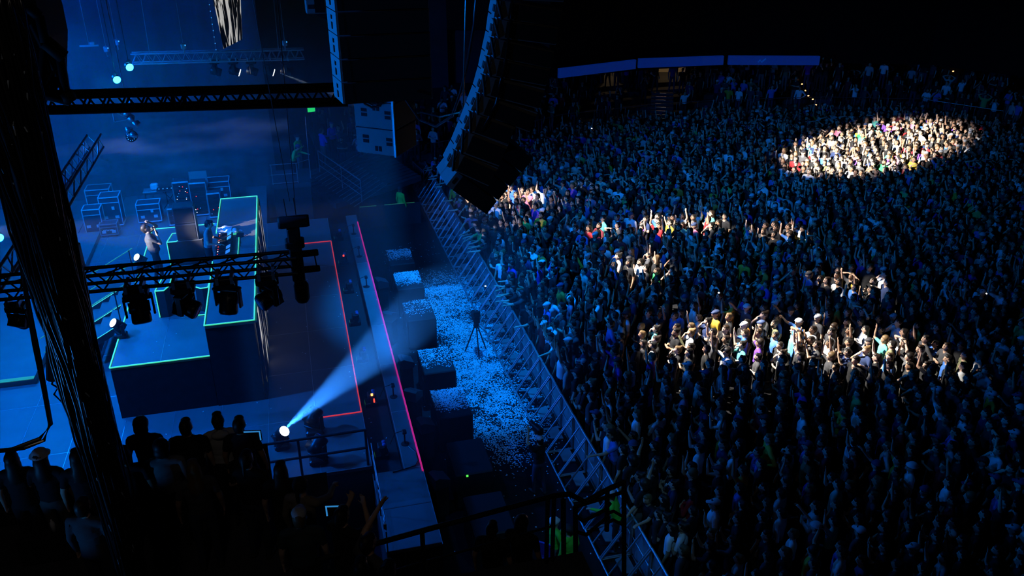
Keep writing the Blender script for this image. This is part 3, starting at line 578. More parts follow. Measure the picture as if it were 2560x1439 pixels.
o = MB().lathe([(.11, 0), (.115, .04), (.10, .10), (.05, .14), (.01, .145)], 14).cbox((.16, 0, .015), (.14, .16, .02), .01).build('cap', M['white'], None, True); o.location = (-2.15, 26.35, 4.2); o.rotation_euler = (0, 0, .5); tag(o, 'pale cap left on the tall riser by the towel', 'cap')
o = MB().cbox((0, 0, 0), (.28, .16, .10), .03).build('shoe_bag', M['towel']); o.location = (-2.9, 29.4, 3.36); tag(o, 'white bundle at the back corner of the riser', 'bundle')
t = thing('laptop_stand', 'thin laptop stand with cables on the tall riser edge', 'stand', (-1.95, 25.15, 4.2))
rod('leg', (0, 0, 0), (0, .1, .3), .01, M['blackm'], t, 6); rod('leg', (0, .25, 0), (0, .2, .3), .01, M['blackm'], t, 6); rod('arm', (0, -.1, .3), (.25, .1, .34), .01, M['blackm'], t, 6); MB().cbox((.02, .12, .33), (.22, .3, .02), .006).build('tray', M['blackm'], t)

# ------------------------------------------------------------------ backline: flight cases and racks
def flight_case(label, x, y, w_, d_, h_, rz=0, z=1.8, frame='trim', marks=None, lid=.22):
    t = thing('flight_case', label, 'flight case', (x, y, z), rz, 'flight cases behind the riser'); b = .09
    MB().box((0, 0, b+(h_-lid)/2), (w_-.03, d_-.03, h_-lid)).build('body', M['case'], t); MB().box((0, 0, b+h_-lid/2+.005), (w_-.03, d_-.03, lid-.01)).build('lid', M['case'], t)
    for sx_ in (-1, 1):
        for sy in (-1, 1): blk('corner_trim', (sx_*w_/2, sy*d_/2, b+h_/2), (.03, .03, h_), M[frame], t); MB().lathe([(.045, -.02), (.045, .02)], 10, (sx_*w_*.4, sy*d_*.38, .045), Euler((PI/2, 0, 0)).to_matrix()).build('caster', M['blackm'], t)
        for zz_ in (b, b+h_): blk('edge_trim', (sx_*w_/2, 0, zz_), (.035, d_, .035), M[frame], t)
    for sy in (-1, 1):
        for zz_ in (b, b+h_, b+h_-lid): blk('edge_trim', (0, sy*d_/2, zz_), (w_, .035, .035 if zz_ != b+h_-lid else .02), M[frame], t)
    for sx_ in (-1, 1): blk('latch', (sx_*w_*.28, -d_/2-.012, b+h_*.3), (.14, .02, .11), M['trim'], t)
    if marks == 'plate': blk('plate', (w_*.15, -d_/2-.01, b+h_*.62), (.10, .01, .13), M['white'], t)
    if marks == 'name':
        blk('name_panel', (0, -d_/2-.008, b+h_*.45), (w_*.72, .012, h_*.42), M['black'], t)
        for k, (dx, hh) in enumerate(((-.17, .05), (-.12, .06), (-.06, .07), (-.01, .05), (.05, .07), (.10, .07), (.15, .06))): blk('lettering', (dx, -d_/2-.018, b+h_*.45), (.034, .006, hh), M['white'], t)
    return t
def base_at(x, y): return at_z(x, y, ST)
c = base_at(240, 588); flight_case('tall flight case with bright trim, next to the cable column', c.x, c.y+.3, .62, .6, .95)
c = base_at(284, 572); flight_case('big flight case behind the small framed one', c.x, c.y+.5, .72, .7, 1.15, marks='plate')
c = base_at(279, 584); flight_case('small flight case with pale frame and lettered panel', c.x, c.y-.1, .62, .45, .42, frame='dustalu', marks='name', lid=.12)
c = base_at(377, 560); flight_case('square flight case with bright top trim above singer', c.x, c.y+.35, .86, .6, .72, marks='plate')
c = base_at(250, 545); flight_case('wide flat flight case stack behind the tall case', c.x, c.y+.8, .9, .7, .95)
c = base_at(552, 505); flight_case('dark flight case with white label, back corner', c.x, c.y+.2, .9, .7, .85, marks='plate')
def rack(label, x, y, w_, d_, h_, leds, kind='rack'):
    t = thing('equipment_rack', label, 'equipment rack', (x, y, ST), 0, 'racks behind the riser')
    MB().box((0, .02, h_/2+.05), (w_-.06, d_-.06, h_)).build('body', M['case'], t)
    for sx_ in (-1, 1):
        for sy in (-1, 1): blk('frame_post', (sx_*w_/2, sy*d_/2, h_/2+.05), (.03, .03, h_), M['dustalu'], t)
    for zz_ in (.08, h_+.06): blk('frame_bar', (0, -d_/2, zz_), (w_, .04, .05), M['trim'], t)
    for k in range(max(2, int(h_/.2))): blk('unit', (0, -d_/2+.0, .15+k*.2), (w_-.1, .03, .16), M['black'], t)
    r_ = random.Random(x)
    for k in range(leds): blk('indicator', (r_.uniform(-.4, .4)*w_, -d_/2-.022, .15+r_.random()*(h_-.2)), (.022, .012, .022), M[r_.choice(['ledblu', 'ledwht', 'ledred', 'ledblu'])], t)
    return t
c = base_at(460, 545); rack('rack of blinking amplifiers left of the monitor desk', c.x, c.y+.9, .62, .6, 1.25, 14)
c = base_at(452, 556); rack('low rack with bright bar and scattered indicator lights', c.x, c.y-.1, .74, .6, .68, 12)
c = base_at(505, 545); rack('tall open rack with hanging yellow cable', c.x, c.y+.5, .62, .6, 1.35, 5)
c = base_at(542, 545); rack('rack tucked beside the tall riser end', c.x, c.y+.2, .5, .5, 1.0, 3)
t = thing('monitor_desk', 'pale monitor desk on legs behind the racks', 'desk', tuple(base_at(505, 520)), 0)
MB().cbox((0, .2, 1.0), (.75, .55, .10), .02).build('desk_top', M['dustalu'], t); MB().box((0, .42, 1.25), (.7, .05, .42)).build('screen_back', M['dustalu'], t); blk('desk_lamp', (.15, .1, 1.1), (.06, .06, .12), M['white'], t)
for sx_ in (-1, 1): rod('leg', (sx_*.33, .2, 0), (sx_*.33, .2, 1.0), .03, M['blackm'], t)
t = thing('side_table', 'small table with a pale box lamp on it, at the back', 'table', tuple(base_at(395, 520)), 0)
MB().cbox((0, .1, .75), (.9, .5, .05), .01).build('table_top', M['dustalu'], t)
for sx_ in (-1, 1): rod('leg', (sx_*.4, .1, 0), (sx_*.4, .1, .74), .02, M['blackm'], t)
tag(MB().cbox((0, 0, .13), (.30, .22, .26), .04).build('fan_box', M['white']), 'pale box standing on the small table at the back', 'box').location = tuple(base_at(395, 520)+Vector((0, .1, .78)))
t = thing('keyboard_stand', 'folded keyboard stand with small lights along the back', 'stand', tuple(base_at(430, 520)), 0)
MB().cbox((0, 0, .85), (.9, .3, .08), .01).build('keyboard', M['black'], t); rod('leg', (-.3, 0, 0), (.3, 0, .82), .02, M['blackm'], t); rod('leg', (.3, .05, 0), (-.3, .05, .82), .02, M['blackm'], t)
for k in range(5): blk('indicator', (-.35+.16*k, -.1, .9), (.03, .03, .02), M['ledblu'], t)

# ------------------------------------------------------------------ trusses
def box_truss(label, p0, p1, h, w_, bays, m, r=.028, rb=.014, group=None, brace_m=None):
    p0 = Vector(p0); p1 = Vector(p1); d = p1-p0; L = d.length; rz = math.atan2(d.y, d.x); ry = -math.asin(d.z/L); bm_ = brace_m or m
    t = thing('lighting_truss', label, 'truss', tuple(p0), 0, group, Euler((0, ry, rz)))
    for y in (-w_/2, w_/2):
        for z in (-h/2, h/2): rod('chord', (0, y, z), (L, y, z), r, m, t)
    s_ = L/bays
    for k in range(bays):
        a, b = k*s_, (k+1)*s_
        for y in (-w_/2, w_/2):
            rod('brace', (a, y, -h/2), (a+s_/2, y, h/2), rb, bm_, t, 6); rod('brace', (a+s_/2, y, h/2), (b, y, -h/2), rb, bm_, t, 6)
        rod('brace', (a, -w_/2, h/2), (b, w_/2, h/2), rb, bm_, t, 6)
    return t
# near truss carrying the hanging moving lights
TL = box_truss('black lighting truss hung with moving lights across the riser', at_y(-40, 722, 13.0)-Vector((0, 0, .0)), at_y(742, 655, 13.0), .26, .30, 11, M['blackm'], .03, .013, 'black lighting trusses')
for px, tl, pn, lab in ((332, .5, 1.4, 'hanging moving light next to the cable column, drum facing camera'), (450, 1.15, .4, 'hanging moving light over the small taped podium'), (558, .35, 2.0, 'hanging moving light over the tall riser'), (662, 1.3, 2.6, 'hanging moving light by the led screen edge')):
    p = at_y(px, 690-(px-330)*.094, 13.0); moving_head(lab, (p.x, 13.0, p.z-.20), (PI, 0, 0), pn, tl, 'bluelens', 1.0, 'moving lights hanging from the near truss', True)
p = at_y(30, 735, 13.0); moving_head('hanging wash light with a dotted face at the frame edge', (p.x, 13.0, p.z-.16), (PI, 0, 0), -1.2, .9, 'glass', .74, None, True)
# truss running away upstage from it
box_truss('dull aluminium truss running upstage behind the cable column', at_y(20, 705, 13.6), Vector((at_y(20, 705, 13.6).x, 21.5, at_y(20, 705, 13.6).z)), .30, .30, 11, M['alu'], .028, .014, None)
# upright at the right end of the near truss with a drum-shaped fixture on top
q = at_y(742, 650, 13.05)
t = thing('truss_upright', 'black upright with crossbar and drum at the truss end', 'truss', (q.x, q.y, q.z))
MB().cbox((0, 0, .12), (.20, .22, .92), .02).build('sleeve', M['black'], t); MB().cbox((.0, 0, .30), (.30, .24, .12), .02).build('collar', M['black'], t)
MB().lathe([(.09, -.24), (.10, -.2), (.10, .2), (.09, .24)], 14, (.02, 0, .66), Euler((0, PI/2, 0)).to_matrix()).build('drum', M['black'], t, True)
for z in (.10, -.18): MB().cbox((.18, 0, z), (.34, .1, .09), .015).build('crossbar', M['black'], t)
rod('spacer', (.30, 0, -.16), (.28, 0, .10), .012, M['blackm'], t); rod('hanger', (-.06, 0, .5), (-.09, 0, 1.05), .008, M['blackm'], t, 6); rod('hanger', (.08, 0, .5), (.06, 0, 1.05), .008, M['blackm'], t, 6)
MB().lathe([(.09, -.16), (.12, -.1), (.12, .14), (.10, .18)], 14, (.02, 0, -.58)).build('lamp_head', M['black'], t, True); MB().cbox((.0, 0, -.36), (.16, .26, .08), .02).build('lamp_yoke', M['black'], t); rod('sling', (-.0, 0, 1.0), (-.45, .0, 9.0), .006, M['blackm'], t, 5)
# upper truss
ut = box_truss('black main truss with crossed braces high above the riser', at_y(60, 258, 18.6), at_y(870, 236, 17.5), .30, .36, 17, M['black'], .055, .02, 'black lighting trusses')
for f_ in (.47, .505): blk('joint_plate', (f_*6.2, -.18, 0), (.07, .05, .34), M['black'], ut)
# far truss with pale hanging fixtures, deep in the haze
ft = box_truss('faint blue truss far upstage carrying small lights', at_y(330, 146, 33.0), at_y(760, 134, 33.0), .34, .34, 18, M['dustalu'], .03, .012)
for x_ in (.6, 5.0): rod('hoist_chain', (x_, 0, .17), (x_, 0, 6), .012, M['steel'], ft, 5)
for k, (px, lit) in enumerate(((535, 0), (582, 1), (627, 0), (668, 1), (712, 0))):
    p = at_y(px, 150, 33.0); lab = ['small hanging light farthest upstage on the faint truss', 'small hanging light throwing a thin white beam', 'small dark hanging light midway on the faint truss', 'small hanging light throwing a short white beam', 'small dark hanging light at the end of the faint truss'][k]
    moving_head(lab, (p.x, 33.0, p.z+.01), (PI, 0, 0), .1, 1.2, 'lampw' if lit else 'glass', 1.0, 'moving lights on the far truss', True)
p = at_y(596, 177, 33.0); spot('thin_beam', tuple(p+Vector((.25, -.1, 0))), tuple(at_y(850, 148, 33.0)), 30000, (.7, .85, 1), 3.0, .3, .02)
p = at_y(684, 177, 33.0); spot('thin_beam', tuple(p+Vector((.1, -.1, 0))), tuple(at_y(765, 208, 31.0)), 20000, (.7, .85, 1), 2.5, .3, .02)
# two lit cyan strobes and one at the frame edge
for px, py, lab, D in ((323, 167, 'glowing cyan lamp high over stage, the upper of two', 30.0), (291, 198, 'glowing cyan lamp high over stage, the lower of two', 30.0), (-4, 592, 'glowing cyan lamp at the frame edge beside the cable column', 24.0)):
    p = at_y(px, py, D); t = thing('wash_light', lab, 'stage light', tuple(p), 0, 'glowing cyan wash lights')
    qm = Vector((.35, -.75, -.15)).to_track_quat('-Z', 'Y').to_matrix()
    MB().lathe([(.08, .22), (.12, .12), (.13, -.02), (.12, -.05)], 16, (0, 0, 0), qm).build('housing', M['blackm'], t, True)
    MB().lathe([(.118, -.05), (.10, -.09), (.03, -.10)], 16, (0, 0, 0), qm).build('lens', M['lampb'], t, True); MB().cbox((0, .0, .18), (.1, .30, .05), .01).build('yoke', M['blackm'], t); rod('hanger', (0, 0, .18), (0, 0, 3.5), .012, M['blackm'], t)
    point('cyan_lamp_glow', tuple(p+Vector((.1, -.25, -.05))), 60 if D > 25 else 140, (0, .4, 1), .05)
# lamp cluster hanging under the upper truss
p = at_y(315, 250, 24.0); t = thing('lamp_cluster', 'cluster of glinting lamps hanging below the main truss', 'stage light', tuple(p))
rod('hanger', (0, 0, 0), (0, 0, 3), .012, M['steel'], t); 
for a, b in (((-.38, 0, -.25), (.1, 0, -.2)), ((-.38, 0, -.55), (-.38, 0, -.25)), ((-.38, 0, -.55), (0, 0, -.5)), ((-.38, 0, -.25), (0, 0, -.5)), ((.15, 0, -.1), (-.1, .1, -.4)), ((.1, 0, -.2), (0, 0, -.5)), ((.3, .1, .3), (0, 0, -.2))): rod('frame_tube', a, b, .02, M['alu'], t, 6)
for k in range(5): MB().lathe([(.05, -.1), (.08, .0), (.09, .06)], 10, (-.05+.1*(k % 3), -.05*k, -.35-.13*k), Euler((2.2+.3*k, .5*k, 0)).to_matrix()).build('lamp', M['alu'], t, True)
MB().lathe([(.12, .12), (.16, .0), (.15, -.05)], 14, (-.02, -.1, -.92), Euler((1.9, .3, 0)).to_matrix()).build('dotted_lamp', M['blackm'], t, True)
for k in range(10): a = k*.63; blk('indicator', (-.02+.09*math.cos(a), -.24, -.92+.09*math.sin(a)), (.014, .014, .014), M['ledblu'], t)
# thin hoist lines with small motors
for px0, px1, py, D, lab in ((243, 264, 115, 31, 'hoist motor on a bright steel line'), (275, 291, 98, 32, 'hoist motor hanging just above the cyan lamps'), (200, 222, 112, 30, 'pale bar hanging on a thin double line'), (441, 457, 108, 31, 'small hoist hanging left of the flown screen'), (700, 711, 100, 31, 'small hoist hanging beside the big speaker column'), (531, 540, 124, 30, 'dotted light line hanging beside the flown screen')):
    p = at_y(px1, py, D); t = thing('hoist', lab, 'hoist', tuple(p), 0, 'hoists on steel lines'); rod('line', (0, 0, 0), (0, 0, 4.5), .008, M['steel'], t, 5)
    if 'bar' in lab: blk('bar', (0, 0, -.03), (.55, .06, .05), M['alu'], t); blk('box', (.1, 0, .04), (.14, .1, .08), M['alu'], t)
    elif 'dotted' in lab:
        for k in range(9): blk('indicator', (0, 0, .2*k), (.02, .02, .02), M['ledblu'], t)
    else: MB().cbox((0, 0, -.1), (.16, .14, .2), .03).build('motor', M['alu'], t); rod('hook', (0, 0, -.2), (0, 0, -.34), .02, M['steel'], t, 6); blk('indicator', (.07, -.06, -.06), (.03, .03, .03), M['ledblu'], t)
# long black sling down to the truss upright
rod('chain', at_y(690, -40, 22), at_y(742, 560, 22), .012, M['blackm'], None, 6); o = bpy.data.objects['chain']; tag(o, 'long black chain hanging over the stage', 'chain')
# flown screen
a, b, c_, d_ = at_y(527, -30, 26.5), at_y(559, 122, 26.5), at_y(604, 99, 28.0), at_y(599, -30, 28.0)
fs_ = thing('flown_screen', 'narrow flown screen of white streaks at the top', 'screen')
for k in range(3):
    f0, f1 = k/3, (k+1)/3-.008; lo = [b.lerp(c_, f0), b.lerp(c_, f1)]; hi = [a.lerp(d_, f0), a.lerp(d_, f1)]; dy = Vector((0.02, .08, 0))
    MB().add([lo[0], lo[1], hi[1], hi[0], lo[0]+dy, lo[1]+dy, hi[1]+dy, hi[0]+dy], [(0, 1, 2, 3), (7, 6, 5, 4), (0, 4, 5, 1), (3, 2, 6, 7), (1, 5, 6, 2), (0, 3, 7, 4)]).build('screen_panel', M['ledflown'], fs_)
rod('frame_pipe', hi[0]+Vector((0, .1, 0)), lo[0]+Vector((0, .1, 0)), .02, M['blackm'], fs_)

# ------------------------------------------------------------------ flown loudspeakers
def cab_part(parent, c, d, rot, m='cab', name='cabinet'): return MB().cbox(c, d, .02, rot).build(name, M[m], parent)
# side hang facing the near stand: dark backs, blue-lit flanks
ha = thing('speaker_hang', 'massive black speaker hang with thin blue-lit flank, top centre', 'speaker', (1.54, 14.0, 11.05))
for k in range(8):
    z = .18+.36*k
    MB().prism([(-.73, .0), (.73, .0), (.66, .62), (-.83, .62)], z-.172, z+.172).build('cabinet', M['cab'], ha); c = [o for o in ha.children][-1]
    MB().box((0, -.02, z), (1.40, .05, .33)).build('grille', M['grille'], c)
    for zz_ in (-.06, .07): MB().box((-.775, .32, z+zz_), (.03, .13, .06 if zz_ > 0 else .10)).build('flank_port', M['port'], c)
rod('lift_chain', (-.4, .3, 2.9), (-.4, .3, 7), .02, M['blackm'], ha); rod('lift_chain', (.4, .3, 2.9), (.4, .3, 7), .02, M['blackm'], ha)
# lower hang of subs, corner towards the camera
hb = thing('sub_hang', 'blue-lit stack of ported sub cabinets under the black hang', 'speaker', (2.26, 19.5, 8.38), R(-36))
for k in range(7):
    z = .32+.63*k
    c = MB().cbox((-.53, .50, z), (1.06, 1.0, .615), .012).build('cabinet', M['cab'], hb)
    MB().box((0.0, .50, z), (.014, .96, .58)).build('grille', M['grille'], c)
    for dx, dz_ in ((-.80, .05), (-.18, .03)):
        for s_ in (-.055, .055): MB().box((dx, -.004, z+dz_+s_), (.15, .012, .075)).build('handle_port', M['port'], c)
    for s_ in (-.05, .05):
        MB().box((-.48+s_, -.004, z+(.17 if k % 2 else -.16)), (.07, .012, .12)).build('centre_port', M['port'], c)
blk('rigging_plate', (-.03, -.01, 2.2), (.05, .04, 4.4), M['dustalu'], hb); MB().tube([(-.78, -.06, 1.36), (-.70, -.10, 1.22), (-.5, -.12, 1.16), (-.3, -.1, 1.22), (-.22, -.06, 1.36)], .03).build('cable_loop', M['cable'], hb); MB().tube([(-.72, -.06, 1.36), (-.64, -.12, 1.27), (-.5, -.13, 1.23), (-.36, -.12, 1.27), (-.28, -.06, 1.36)], .02).build('cable_loop', M['cable'], hb)
# another hang, only its lower end in view
hc = thing('speaker_hang', 'blue-lit speaker cabinet end beside the big black hang, cut by frame', 'speaker', tuple(at_y(812, 34, 15.6)))
MB().cbox((0, .2, .35), (.62, .4, .70), .02).build('cabinet', M['cab'], hc)
for dx in (-.22, .2):
    for z in (.12, .42, .6): MB().box((dx, -.005, z), (.10, .012, .07)).build('port', M['port'], hc)
MB().box((-.08, -.005, .35), (.16, .012, .66)).build('grille', M['blackm'], hc); MB().prism_xz([(-.2, 0), (.45, 0), (.45, -.35)], .1, .35).build('rear_bracket', M['black'], hc)
# curved J-shaped line array beside the crowd
ja = thing('line_array', 'curved black line array with blue-lit rear edge, over the crowd', 'speaker')
PTS = [(1262, -60), (1258, 0), (1250, 48), (1243, 96), (1232, 144), (1222, 190), (1208, 238), (1190, 284), (1172, 330), (1150, 382), (1128, 425)]
YJ = 11.3; W = [at_y(x, y, YJ) for x, y in PTS]
for k in range(10):
    a, b = W[k], W[k+1]; d = (b-a); dn = d.normalized(); nrm = Vector((-dn.z, 0, dn.x)); nrm = nrm if nrm.x > 0 else -nrm
    dep = .82 if k < 7 else .60; u = .03; g_ = dn*.008
    wd = lambda p, x, s_: (p+nrm*x)
    A0, B0, A1, B1 = a+g_, b-g_, a+nrm*dep+dn*(-.04 if k > 4 else 0)+g_, b+nrm*dep-g_
    pts = [A0, A1, B1, B0]; vs_ = [p+Vector((0, 0, 0)) for p in pts]+[p+Vector((0, .68, 0)) for p in pts]
    c = MB().add(vs_, [(0, 1, 2, 3), (7, 6, 5, 4), (0, 4, 5, 1), (1, 5, 6, 2), (2, 6, 7, 3), (3, 7, 4, 0)]).build('cabinet', M['cab'], ja)
    # rear rigging plate and handle on the stage side, proud of the back
    m1 = (a+b)/2
    MB().box(m1+nrm*-.05+Vector((0, .10, 0)), (.06, .16, (b-a).length*.86), Matrix(((nrm.x, 0, -dn.x), (0, 1, 0), (nrm.z, 0, -dn.z)))).build('rear_plate', M['cab'], c)
    MB().box(m1+nrm*-.085+Vector((0, .08, 0)), (.012, .09, (b-a).length*.36), Matrix(((nrm.x, 0, -dn.x), (0, 1, 0), (nrm.z, 0, -dn.z)))).build('rear_port', M['port'], c)
    rod('rigging_bar', a+nrm*-.09+Vector((0, -.02, 0)), b+nrm*.02+Vector((0, -.02, 0)), .018, M['black'], c, 6)
    MB().box(m1+nrm*dep*.55+Vector((0, -.012, 0)), (dep*.86, .02, (b-a).length*.8), Matrix(((nrm.x, 0, -dn.x), (0, 1, 0), (nrm.z, 0, -dn.z)))).build('end_panel', M['black'], c)
MB().tube([at_y(1285, -40, YJ-.05), at_y(1275, 60, YJ-.05), at_y(1262, 160, YJ-.05), at_y(1240, 260, YJ-.05), at_y(1205, 330, YJ-.05)], .02).build('array_cable', M['cable'], ja)
# down-fill cluster below it
df = thing('downfill_array', 'black downfill cabinets hanging under the curved line array', 'speaker')
for k in range(4):
    a = at_y(1232-30*k, 322+36*k, 12.2); b = at_y(1232-30*(k+1)+4, 322+36*(k+1)-3, 12.2); dn = (b-a).normalized(); nrm = Vector((-dn.z, 0, dn.x)); nrm = nrm if nrm.x > 0 else -nrm; dep = .80
    pts = [a, a+nrm*dep, b+nrm*dep, b]; c = MB().add(pts+[p+Vector((0, .9, 0)) for p in pts], [(0, 1, 2, 3), (7, 6, 5, 4), (0, 4, 5, 1), (1, 5, 6, 2), (2, 6, 7, 3), (3, 7, 4, 0)]).build('cabinet', M['cab'], df)
    MB().add([p+Vector((0, -.02, 0)) for p in (a+nrm*.12, a+nrm*dep, b+nrm*dep, b+nrm*.12)]+[p+Vector((0, 0, 0)) for p in (a+nrm*.12, a+nrm*dep, b+nrm*dep, b+nrm*.12)], [(0, 1, 2, 3), (0, 4, 5, 1), (1, 5, 6, 2), (2, 6, 7, 3), (3, 7, 4, 0)]).build('end_panel', M['black'], c)
    m1 = (a+b)/2; MB().box(m1+nrm*.06+Vector((0, -.006, 0)), (.05, .012, .09), Matrix(((nrm.x, 0, -dn.x), (0, 1, 0), (nrm.z, 0, -dn.z)))).build('side_port', M['port'], c)
for dx in (.15, .6): rod('hanger_link', at_y(1232, 322, 12.4)+Vector((dx, 0, -.1)), at_y(1232, 322, 12.4)+Vector((dx+.1, 0, 3.2)), .02, M['blackm'], df)
# cables slung between the hangs
for k, (pts, r_) in enumerate((([(1192, -20, 12.5), (1185, 60, 12.5), (1170, 150, 12.5), (1152, 230, 12.6), (1130, 290, 12.8), (1090, 316, 13.2), (1050, 300, 13.6), (1015, 250, 13.8)], .022), ([(1243, -20, 11.6), (1232, 90, 11.6), (1215, 180, 11.7), (1190, 235, 12), (1150, 280, 12.5), (1100, 292, 13.2), (1050, 280, 13.6)], .014), ([(1165, -20, 12.4), (1160, 180, 12.4), (1158, 300, 12.4), (1155, 330, 12.4)], .012))):
    tag(MB().tube([at_y(*p) for p in pts], r_).build('slung_cable', M['cable']), ['thick cable slung from the line array to the black hang', 'thin cable slung between line array and black hang', 'chain bag line hanging left of the line array'][k], 'cable', 'cables slung between the speaker hangs')

# ------------------------------------------------------------------ cable column in the foreground, top left
tc = thing('cable_column', 'thick black column of bundled cables hanging in the foreground', 'cable bundle')
def axis(f): # f 0 top .. 1 bottom
    x = -1e9; return at_r(60+262*f, 120+1300*f, 8.2)
AX = [at_r(*p, 8.2) for p in ((20, -60), (52, 120), (84, 330), (130, 560), (166, 780), (222, 990), (268, 1190), (318, 1420), (345, 1520))]
bx_, by_ = AX[4].x, AX[4].y
RAD = [.235, .22, .205, .195, .175, .15, .125, .095, .08]
core = MB(); n = 12
core.add([(bx_+RAD[i]*.9*math.cos(2*PI*k/n), by_+RAD[i]*.9*math.sin(2*PI*k/n), AX[i].z) for i in range(9) for k in range(n)], [(i*n+k, i*n+(k+1) % n, (i+1)*n+(k+1) % n, (i+1)*n+k) for i in range(8) for k in range(n)]+[tuple(range(n)), tuple(range(8*n, 9*n))])
core.build('core_sleeve', M['black'], tc, True)
for k in range(90):
    a0 = random.uniform(0, 2*PI); r_ = random.choice((.009, .012, .012, .016)); i1 = random.choice((6, 7, 8, 8, 8)); pts = []
    wob = random.uniform(.0, .025) if random.random() < .8 else random.uniform(.03, .08); ph = random.uniform(0, 6)
    for i in range(i1+1):
        for f_ in (0, .5):
            if i == i1 and f_: break
            j = min(i+1, 8); rad = (RAD[i]*(1-f_)+RAD[j]*f_)*1.0+.01+abs(wob*math.sin(ph+1.7*(i+f_))); aa = a0+.16*math.sin(ph*2+i+f_)+.05*i; z = AX[i].z*(1-f_)+AX[j].z*f_
            pts.append((bx_+rad*math.cos(aa), by_+rad*math.sin(aa), z))
    MB().tube(pts, r_, 5).build('cable', M['cable'], tc, True)
for k in range(70):     # pale bits added on the cables to stand in for glints
    i = random.randrange(1, 7); f_ = random.random(); rad = RAD[i]*(1-f_)+RAD[i+1]*f_+.022; a = random.uniform(-2.6, .2); z = AX[i].z*(1-f_)+AX[i+1].z*f_; c = Vector((bx_+rad*math.cos(a), by_+rad*math.sin(a), z))
    rod('glint_bit', c, c+Vector((random.uniform(-.02, .02), random.uniform(-.02, .02), random.uniform(.03, .09))), random.choice((.005, .007)), M['glintbit'], tc, 6)
# truss sleeve at its head
hx = thing('tower_head', 'black tower head frame with spread braces, top left corner', 'truss')
hp = [at_r(*p, 8.9) for p in ((70, 18), (98, 40), (112, 105), (158, 143), (150, 150), (163, 230), (175, 252), (100, 232), (80, 60))]
for a, b, r_ in ((0, 1, .05), (1, 2, .05), (2, 3, .07), (4, 5, .045), (5, 6, .07), (6, 7, .05), (3, 7, .03), (2, 6, .03), (8, 5, .03), (2, 7, .035)): rod('frame_tube', hp[a], hp[b], r_, M['black'], hx)
for px in (120, 132, 140): rod('brace', at_r(px-10, 120, 8.9), at_r(px, 240, 8.9), .018, M['black'], hx, 6)
for py in (190, 205, 222): rod('brace', at_r(75, py, 8.9), at_r(150, py+8, 8.9), .018, M['black'], hx, 6)
MB().add([at_r(-60, -60, 9), at_r(72, -60, 9), at_r(98, 35, 9), at_r(112, 100, 9), at_r(110, 240, 9), at_r(60, 250, 9), at_r(-60, 250, 9)]+[p+Vector((.1, .5, 0)) for p in (at_r(-60, -60, 9), at_r(72, -60, 9), at_r(98, 35, 9), at_r(112, 100, 9), at_r(110, 240, 9), at_r(60, 250, 9), at_r(-60, 250, 9))],
         [(0, 1, 2, 3, 4, 5, 6), (13, 12, 11, 10, 9, 8, 7)]+[(i, (i+1) % 7, 7+(i+1) % 7, 7+i) for i in range(7)]).build('black_sleeve', M['black'], hx)
# loose cables left of the column
for k, pts in enumerate(([(95, 560), (60, 640), (62, 720), (85, 860), (110, 980), (125, 1060), (110, 1100), (60, 1120), (-20, 1130)], [(30, 560), (60, 700), (100, 900), (128, 1060), (100, 1095), (30, 1122), (-30, 1128)], [(140, 900), (130, 960), (165, 980), (160, 1010), (135, 985), (150, 960)])):
    tag(MB().tube([at_r(*p, 8.6+.1*k) for p in pts], .018 if k < 2 else .01).build('loose_cable', M['cable']), ['thick loose cable sagging from the column to the frame edge', 'straight loose cable beside the column', 'small coil of cable tied to the column'][k], 'cable', 'loose cables by the column')
o = MB().cbox((0, 0, 0), (.1, .1, .42), .02).build('power_distro', M['black']); o.location = at_r(130, 905, 8.7); o.rotation_euler = (0, .2, 0); tag(o, 'black inline power box hanging from a cable', 'power box')
o = MB().cbox((0, 0, 0), (.14, .34, .42), .015).build('hung_box', M['blackm']); o.location = at_y(190, 648, 13.0); tag(o, 'small black box hanging right behind the cable column', 'box')

# ------------------------------------------------------------------ pit: sub boxes, fills, barrier, confetti
SUBY = [15.2, 17.4, 19.9, 22.25, 25.65, 28.05, 30.2]
SUBL = ['sub box nearest the apron, bare dark top', 'dark sub box with a green power lamp', 'sub box thickly covered with confetti, near end', 'sub box with thin confetti beside the camera tripod', 'sub box with confetti in the pale beam', 'sub box with bright confetti patch beyond the beam', 'farthest sub box with a strip of confetti']
for y, lb in zip(SUBY, SUBL):
    t = thing('subwoofer', lb, 'speaker', (3.38, y, 0), 0, 'subwoofers along the pit')
    MB().cbox((0, 0, .55), (.95, 1.42, 1.10), .03).build('cabinet', M['black'], t); MB().box((.48, 0, .55), (.02, 1.3, .95)).build('grille', M['grille'], t)
    for sy in (-1, 1): MB().box((-.478, sy*.45, .8), (.012, .2, .1)).build('handle', M['blackm'], t)
    for sy in (-1, 1): MB().box((0, sy*.4, -.0+.02), (.9, .08, .04)).build('runner', M['blackm'], t)
    if 'green' in lb: blk('power_lamp', (-.2, -.72, 1.06), (.05, .02, .05), M['ledgrn'], t)
